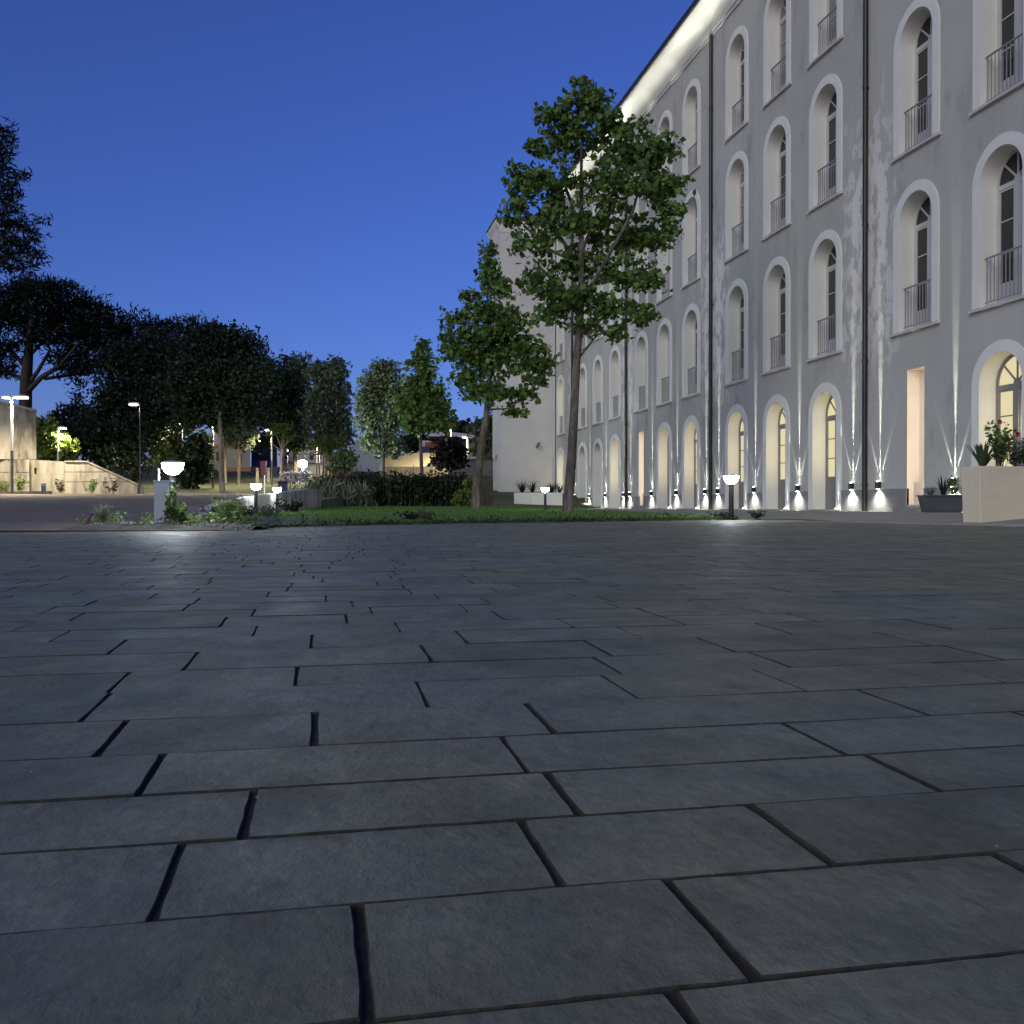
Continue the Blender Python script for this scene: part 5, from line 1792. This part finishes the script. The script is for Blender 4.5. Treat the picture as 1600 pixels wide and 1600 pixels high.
p = at(1471, 801, 19.5)
tz = z_apron(p.x, p.y)
tub = empty('grey_tub', (p.x, p.y, tz), rad(-14))
mb = MB()
frustum_box(mb, -0.42, 0.42, -0.19, 0.19, 0.0, 0.33, 0.07)
n = len(mb.v)
mb.v += [(-.37, -.15, .33), (.37, -.15, .33), (.37, .15, .33), (-.37, .15, .33), (-.37, -.15, .26), (.37, -.15, .26), (.37, .15, .26), (-.37, .15, .26)]
for i in range(4):
    j = (i + 1) % 4
    mb.f.append((4 + i, 4 + j, n + j, n + i)); mb.m.append(0)
    mb.f.append((n + i, n + j, n + 4 + j, n + 4 + i)); mb.m.append(0)
o = mb.build('body', M['tub'], tub)
bv = o.modifiers.new('bevel', 'BEVEL'); bv.width = 0.02; bv.segments = 3
mb = MB()
mb.box((-.44, -.21, .325), (.44, -.17, .355)); mb.box((-.44, .17, .325), (.44, .21, .355)); mb.box((-.44, -.169, .325), (-.40, .169, .355)); mb.box((.40, -.169, .325), (.44, .169, .355))
mb.build('rim', M['tub'], tub)
mb = MB()
mb.box((-.365, -.145, .22), (.365, .145, .30))
mb.build('soil', M['soil'], tub)
tag(tub, 'dark grey tapered plastic tub under the pink niche, left of the pale planter', 'planter')
rg = Vector((math.cos(rad(-14)), math.sin(rad(-14)), 0))
def tubp(x):
    return tuple(Vector((p.x, p.y, tz + 0.29)) + rg * x)
blade_plant('tufted_plant', 'low grassy tuft at the left end of the grey tub', 'plant', tubp(-0.22), 70, 0.30, 0.8, 0.012, M['leaf_grey'], 12, 0.6)
blade_plant('lily_plant', 'dark broad-bladed plant in the middle of the grey tub', 'plant', tubp(0.04), 24, 0.52, 0.45, 0.045, M['leaf_dark'], 14, 0.4)
leafy_plant('bushy_plant', 'dark bushy plant at the right end of the grey tub', 'plant', tubp(0.28), 14, 0.46, 0.20, 0.05, 22, M['leaf_maple'], 16)

# far white trough with plants
a_, b_ = at(803, 793, 47.5), at(879, 793, 47.5)
tr = empty('white_trough', (a_.x, a_.y, 0.17), math.atan2(b_.y - a_.y, b_.x - a_.x))
ln = math.hypot(b_.x - a_.x, b_.y - a_.y)
for i in range(3):
    mb = MB()
    x0_, x1_ = ln * i / 3 + 0.006, ln * (i + 1) / 3 - 0.006
    mb.box((x0_, 0, 0), (x1_, 0.05, 0.88)); mb.box((x0_, 0.5, 0), (x1_, 0.55, 0.88)); mb.box((x0_, 0.051, 0), (x0_ + .05, 0.499, 0.88)); mb.box((x1_ - .05, 0.051, 0), (x1_, 0.499, 0.88))
    mb.box((x0_ + .051, 0.051, 0.5), (x1_ - .051, 0.499, 0.80))
    mb.build('trough_box', M['trim'], tr)
tag(tr, 'long low white trough in front of the far wing', 'planter')
for i, (px, lab) in enumerate(((816, 'dark spiky plant at the left end of the far white trough'), (832, 'dark spiky plant left of the lamp in the far white trough'),
                               (862, 'thin spiky plant right of the lamp in the far white trough'), (874, 'spiky plant at the right end of the far white trough'))):
    q = at(px, 790, 47.75)
    blade_plant('spiky_plant', lab, 'plant', (q.x, q.y, 0.96), 60, 0.85 - 0.08 * i, 0.8, 0.035, M['leaf_dark'], 80 + i, 0.4, group='plants in the far trough')

# ================================================================== BED, LAWN EDGE, GRASS
def bedp(px, d):
    q = at(px, 800, d)
    return (q.x, q.y, z_bed(q.x, q.y) - 0.006)
blade_plant('weed_tuft', 'silvery weed tuft beside the purple stick', 'weed', bedp(162, 12.45), 95, 0.32, 0.85, 0.018, M['leaf_silver'], 21, 0.55, group='weeds in the corner bed')
leafy_plant('broadleaf_weed', 'tall broad-leaved plant in front of the grey utility cabinet', 'weed', bedp(266, 12.42), 4, 0.46, 0.06, 0.10, 15, M['leaf_weed'], 24, group='weeds in the corner bed', width=0.34)
leafy_plant('broadleaf_weed', 'spreading bright-leaved weed at the foot of the biggest bollard lamp', 'weed', bedp(281, 12.45), 10, 0.27, 0.18, 0.08, 12, M['leaf_weed'], 25, group='weeds in the corner bed', width=0.36)
# the arching blade
q0, q1, q2 = Vector(bedp(298, 12.5)), at(313, 806, 12.5), Vector(bedp(331, 12.55))
bl = empty('arching_weed', q0)
mb = MB()
pts = []
for k in range(9):
    t = k / 8
    pts.append(q0 * (1 - t) ** 2 + Vector((q1.x, q1.y, q1.z * 2 - (q0.z + q2.z) / 2)) * 2 * t * (1 - t) + q2 * t * t - q0)
mb.tube(pts, [0.010, 0.011, 0.012, 0.012, 0.011, 0.010, 0.008, 0.006, 0.003], 5)
mb.build('blade', M['leaf_silver'], bl)
blade_plant('shoots', None, None, (0.06, 0.05, 0), 26, 0.12, 0.9, 0.012, M['leaf_silver'], 27, 0.5, parent=bl)
tag(bl, 'long grass blade arching over right of the biggest bollard lamp', 'weed', 'weeds in the corner bed')
leafy_plant('bushy_weed', 'bright bushy weed at the right end of the corner bed', 'weed', bedp(358, 12.9), 26, 0.38, 0.27, 0.06, 22, M['leaf_weed'], 28, group='weeds in the corner bed', width=0.22)
blade_plant('weed_tuft', 'green grassy tuft in front of the bright bushy weed', 'weed', bedp(372, 12.6), 80, 0.16, 0.9, 0.012, M['leaf_weed'], 29, 0.6, group='weeds in the corner bed')
q = at(420, 800, 19.0)
leafy_plant('bushy_weed', 'low grey-green weed between the corner bed and the lawn', 'weed', (q.x, q.y, z_lawn(q.x, q.y) - .01), 26, 0.24, 0.40, 0.06, 16, M['leaf_silver'], 30, group='weeds in the corner bed', width=0.2)
q = at(455, 800, 24.0)
leafy_plant('bushy_weed', 'dark low shrub at the left end of the lawn', 'shrub', (q.x, q.y, z_lawn(q.x, q.y) - .01), 26, 0.36, 0.45, 0.07, 24, M['leaf_dark'], 31, width=0.3)

for i, (px, d_, lab) in enumerate(((338, 17.6, 'dark weed at the low left end of the white wall'), (362, 18.6, 'grey-green weed against the white wall left of two bollard lamps'),
                                 (385, 19.6, 'dark leafy weed before the white wall beside the left of two bollard lamps'))):
    q = at(px, 800, d_)
    leafy_plant('bushy_weed', lab, 'weed', (q.x, q.y, z_lawn(q.x, q.y) - .03), 22, 0.26, 0.4, 0.055, 16, M['leaf_hedge' if i != 1 else 'leaf_silver'], 130 + i, group='weeds in the corner bed', width=0.22)
# gravel and litter in the bed
rng = np.random.default_rng(77)
V, Q = [], []
for i in range(700):
    px, d_ = rng.uniform(128, 395), rng.uniform(12.0, 13.6)
    q = at(px, 800, d_)
    if not (-3.3 < q.x < -0.6 and q.y > 12.36):
        continue
    s = rng.uniform(0.006, 0.022)
    z = z_bed(q.x, q.y)
    n = len(V)
    for k in range(6):
        v = [(1, 0, 0), (-1, 0, 0), (0, 1, 0), (0, -1, 0), (0, 0, .7), (0, 0, -.7)][k]
        j = rng.uniform(.7, 1.3, 3)
        V.append((q.x + v[0] * s * j[0] * 1.3, q.y + v[1] * s * j[1], z + s * .3 + v[2] * s * j[2]))
    for (a1, b1) in ((0, 2), (2, 1), (1, 3), (3, 0)):
        Q += [(n + a1, n + b1, n + 4), (n + b1, n + a1, n + 5)]
struct(link('gravel', np_mesh('gravel', V, Q, M['gravel'])), 'stuff')

# grit and small stones lying on the paving
rng = np.random.default_rng(178)
V, Q = [], []
for i in range(160):
    y = rng.uniform(0.9, 5.0) ** 1.0
    x = rng.uniform(-0.3 * y, 0.8 * y)
    s = rng.uniform(0.0012, 0.0032) * (1 + 0.25 * y)
    z = TILT * y + 0.0006
    n = len(V)
    V += [(x + s * rng.uniform(.7, 1.4), y, z), (x, y + s, z), (x - s, y, z), (x, y - s, z), (x, y, z + s * .8)]
    Q += [(n, n + 1, n + 4), (n + 1, n + 2, n + 4), (n + 2, n + 3, n + 4), (n + 3, n, n + 4)]
struct(link('grit', np_mesh('grit', V, Q, M['gravel'])), 'stuff')
# low creeping weeds over the bed
rng = np.random.default_rng(177)
C, S = [], []
for i in range(150):
    px = float(rng.choice([150, 170, 230, 262, 285, 305, 335, 352, 372, 392], p=[.08, .1, .06, .12, .12, .08, .12, .14, .1, .08]) + rng.normal(0, 9))
    q = at(px, 800, rng.uniform(12.35, 13.3))
    if not (-3.2 < q.x < -0.65 and q.y > 12.45):
        continue
    k = rng.integers(6, 18)
    C.append(np.stack([rng.normal(q.x, .05, k), rng.normal(q.y, .05, k), z_bed(q.x, q.y) + rng.uniform(0.0, rng.choice([.05, .09, .15]), k)], 1))
C = np.concatenate(C)
V, Q = leaf_quads(C, rng.uniform(0.025, 0.075, len(C)), droop=-0.5, width=0.26, rng=rng)
struct(link('bed_weeds', np_mesh('bed_weeds', V, Q, M['leaf_weed'])), 'stuff')
# grass on the lawn
rng = np.random.default_rng(78)
N = 70000
u = rng.uniform(0, 1, N)
v = rng.uniform(0, 1, N) ** 2.2 * 0.75
B = np.array([lawn_pt(a1, b1) for a1, b1 in zip(u, v)])
keep = (B[:, 0] > 0.1 + 0.4 * np.sin(B[:, 1])) | (B[:, 1] > 20)
B = B[keep]
N = len(B)
an = rng.uniform(0, 2 * np.pi, N)
hh = rng.uniform(0.025, 0.06, N) * np.where(B[:, 1] < 18, 1.0, 1.15)
ww = 0.004 + 0.004 * (B[:, 1] - 14) / 10
V = np.empty((N, 3, 3))
dxy = np.stack([np.cos(an), np.sin(an)], 1)
V[:, 0] = B; V[:, 1] = B; V[:, 2] = B
V[:, 0, :2] -= dxy * ww[:, None]
V[:, 1, :2] += dxy * ww[:, None]
V[:, 2, :2] += rng.normal(size=(N, 2)) * (hh * 0.35)[:, None]
V[:, 2, 2] += hh
struct(link('grass', np_mesh('grass', V.reshape(-1, 3), np.arange(3 * N).reshape(N, 3), M['blade'])), 'stuff')

# ragged plants along the lawn's front edge
rng = np.random.default_rng(79)
C = []
for i in range(330):
    xf = rng.uniform(-0.9, 8.0)
    yf = lerp_tab(LAWN_FRONT, xf) + rng.uniform(-0.10, 0.22)
    k = rng.integers(4, 16)
    hgt = rng.choice([0.05, 0.07, 0.10, 0.16], p=[.4, .3, .2, .1])
    c = np.stack([rng.normal(xf, .05, k), rng.normal(yf, .05, k), z_lawn(xf, yf) + rng.uniform(-0.07, hgt, k)], 1)
    C.append(c)
C = np.concatenate(C)
V, Q = leaf_quads(C, rng.uniform(0.02, 0.06, len(C)), droop=-0.5, width=0.22, rng=rng)
struct(link('edge_weeds', np_mesh('edge_weeds', V, Q, M['leaf_dark'])), 'stuff')
for i, (px, lab, mt, hgt) in enumerate(((668, 'dry straggly plant at the lawn edge left of the leaning trunk', 'leaf_dry', .22), (640, 'dark leafy weed at the lawn edge under the slender tree', 'leaf_dark', .19),
                                        (1182, 'dark low plant at the lawn corner right of the lone bollard lamp', 'leaf_dark', .16), (1128, 'dark low plant at the lawn edge left of the lone bollard lamp', 'leaf_dark', .12))):
    d_ = 16.0 if px < 900 else 18.6
    q = at(px, 805, d_)
    leafy_plant('edge_plant', lab, 'weed', (q.x, q.y, z_lawn(q.x, q.y) - .01), 12, hgt, 0.22, 0.06, 14, M[mt], 90 + i, group='plants along the lawn edge', width=0.25)
# weeds at the foot of the concrete wall
for i, (px, d_, hgt, lab, mt) in enumerate(((141, 44.8, 0.75, 'dark bushy weed at the foot of the sloping concrete wall', 'leaf_maple'), (176, 44.8, 0.8, 'tall thin weed against the sloping concrete wall', 'leaf_dry'),
                                            (34, 45.6, 0.9, 'yellow-lit weed right of the double-headed street lamp', 'leaf_lit'), (4, 45.6, 0.6, 'yellow-lit weeds left of the double-headed street lamp', 'leaf_lit'),
                                            (95, 45.9, 0.7, 'scrubby weed in the corner where the concrete wall steps forward', 'leaf_dry'))):
    q = at(px, 772, d_)
    leafy_plant('wall_weed', lab, 'weed', (q.x, q.y, z_left(q.y) - .01), 14, hgt, 0.45, 0.11, 16, M[mt], 100 + i, group='weeds along the concrete wall', width=0.3)
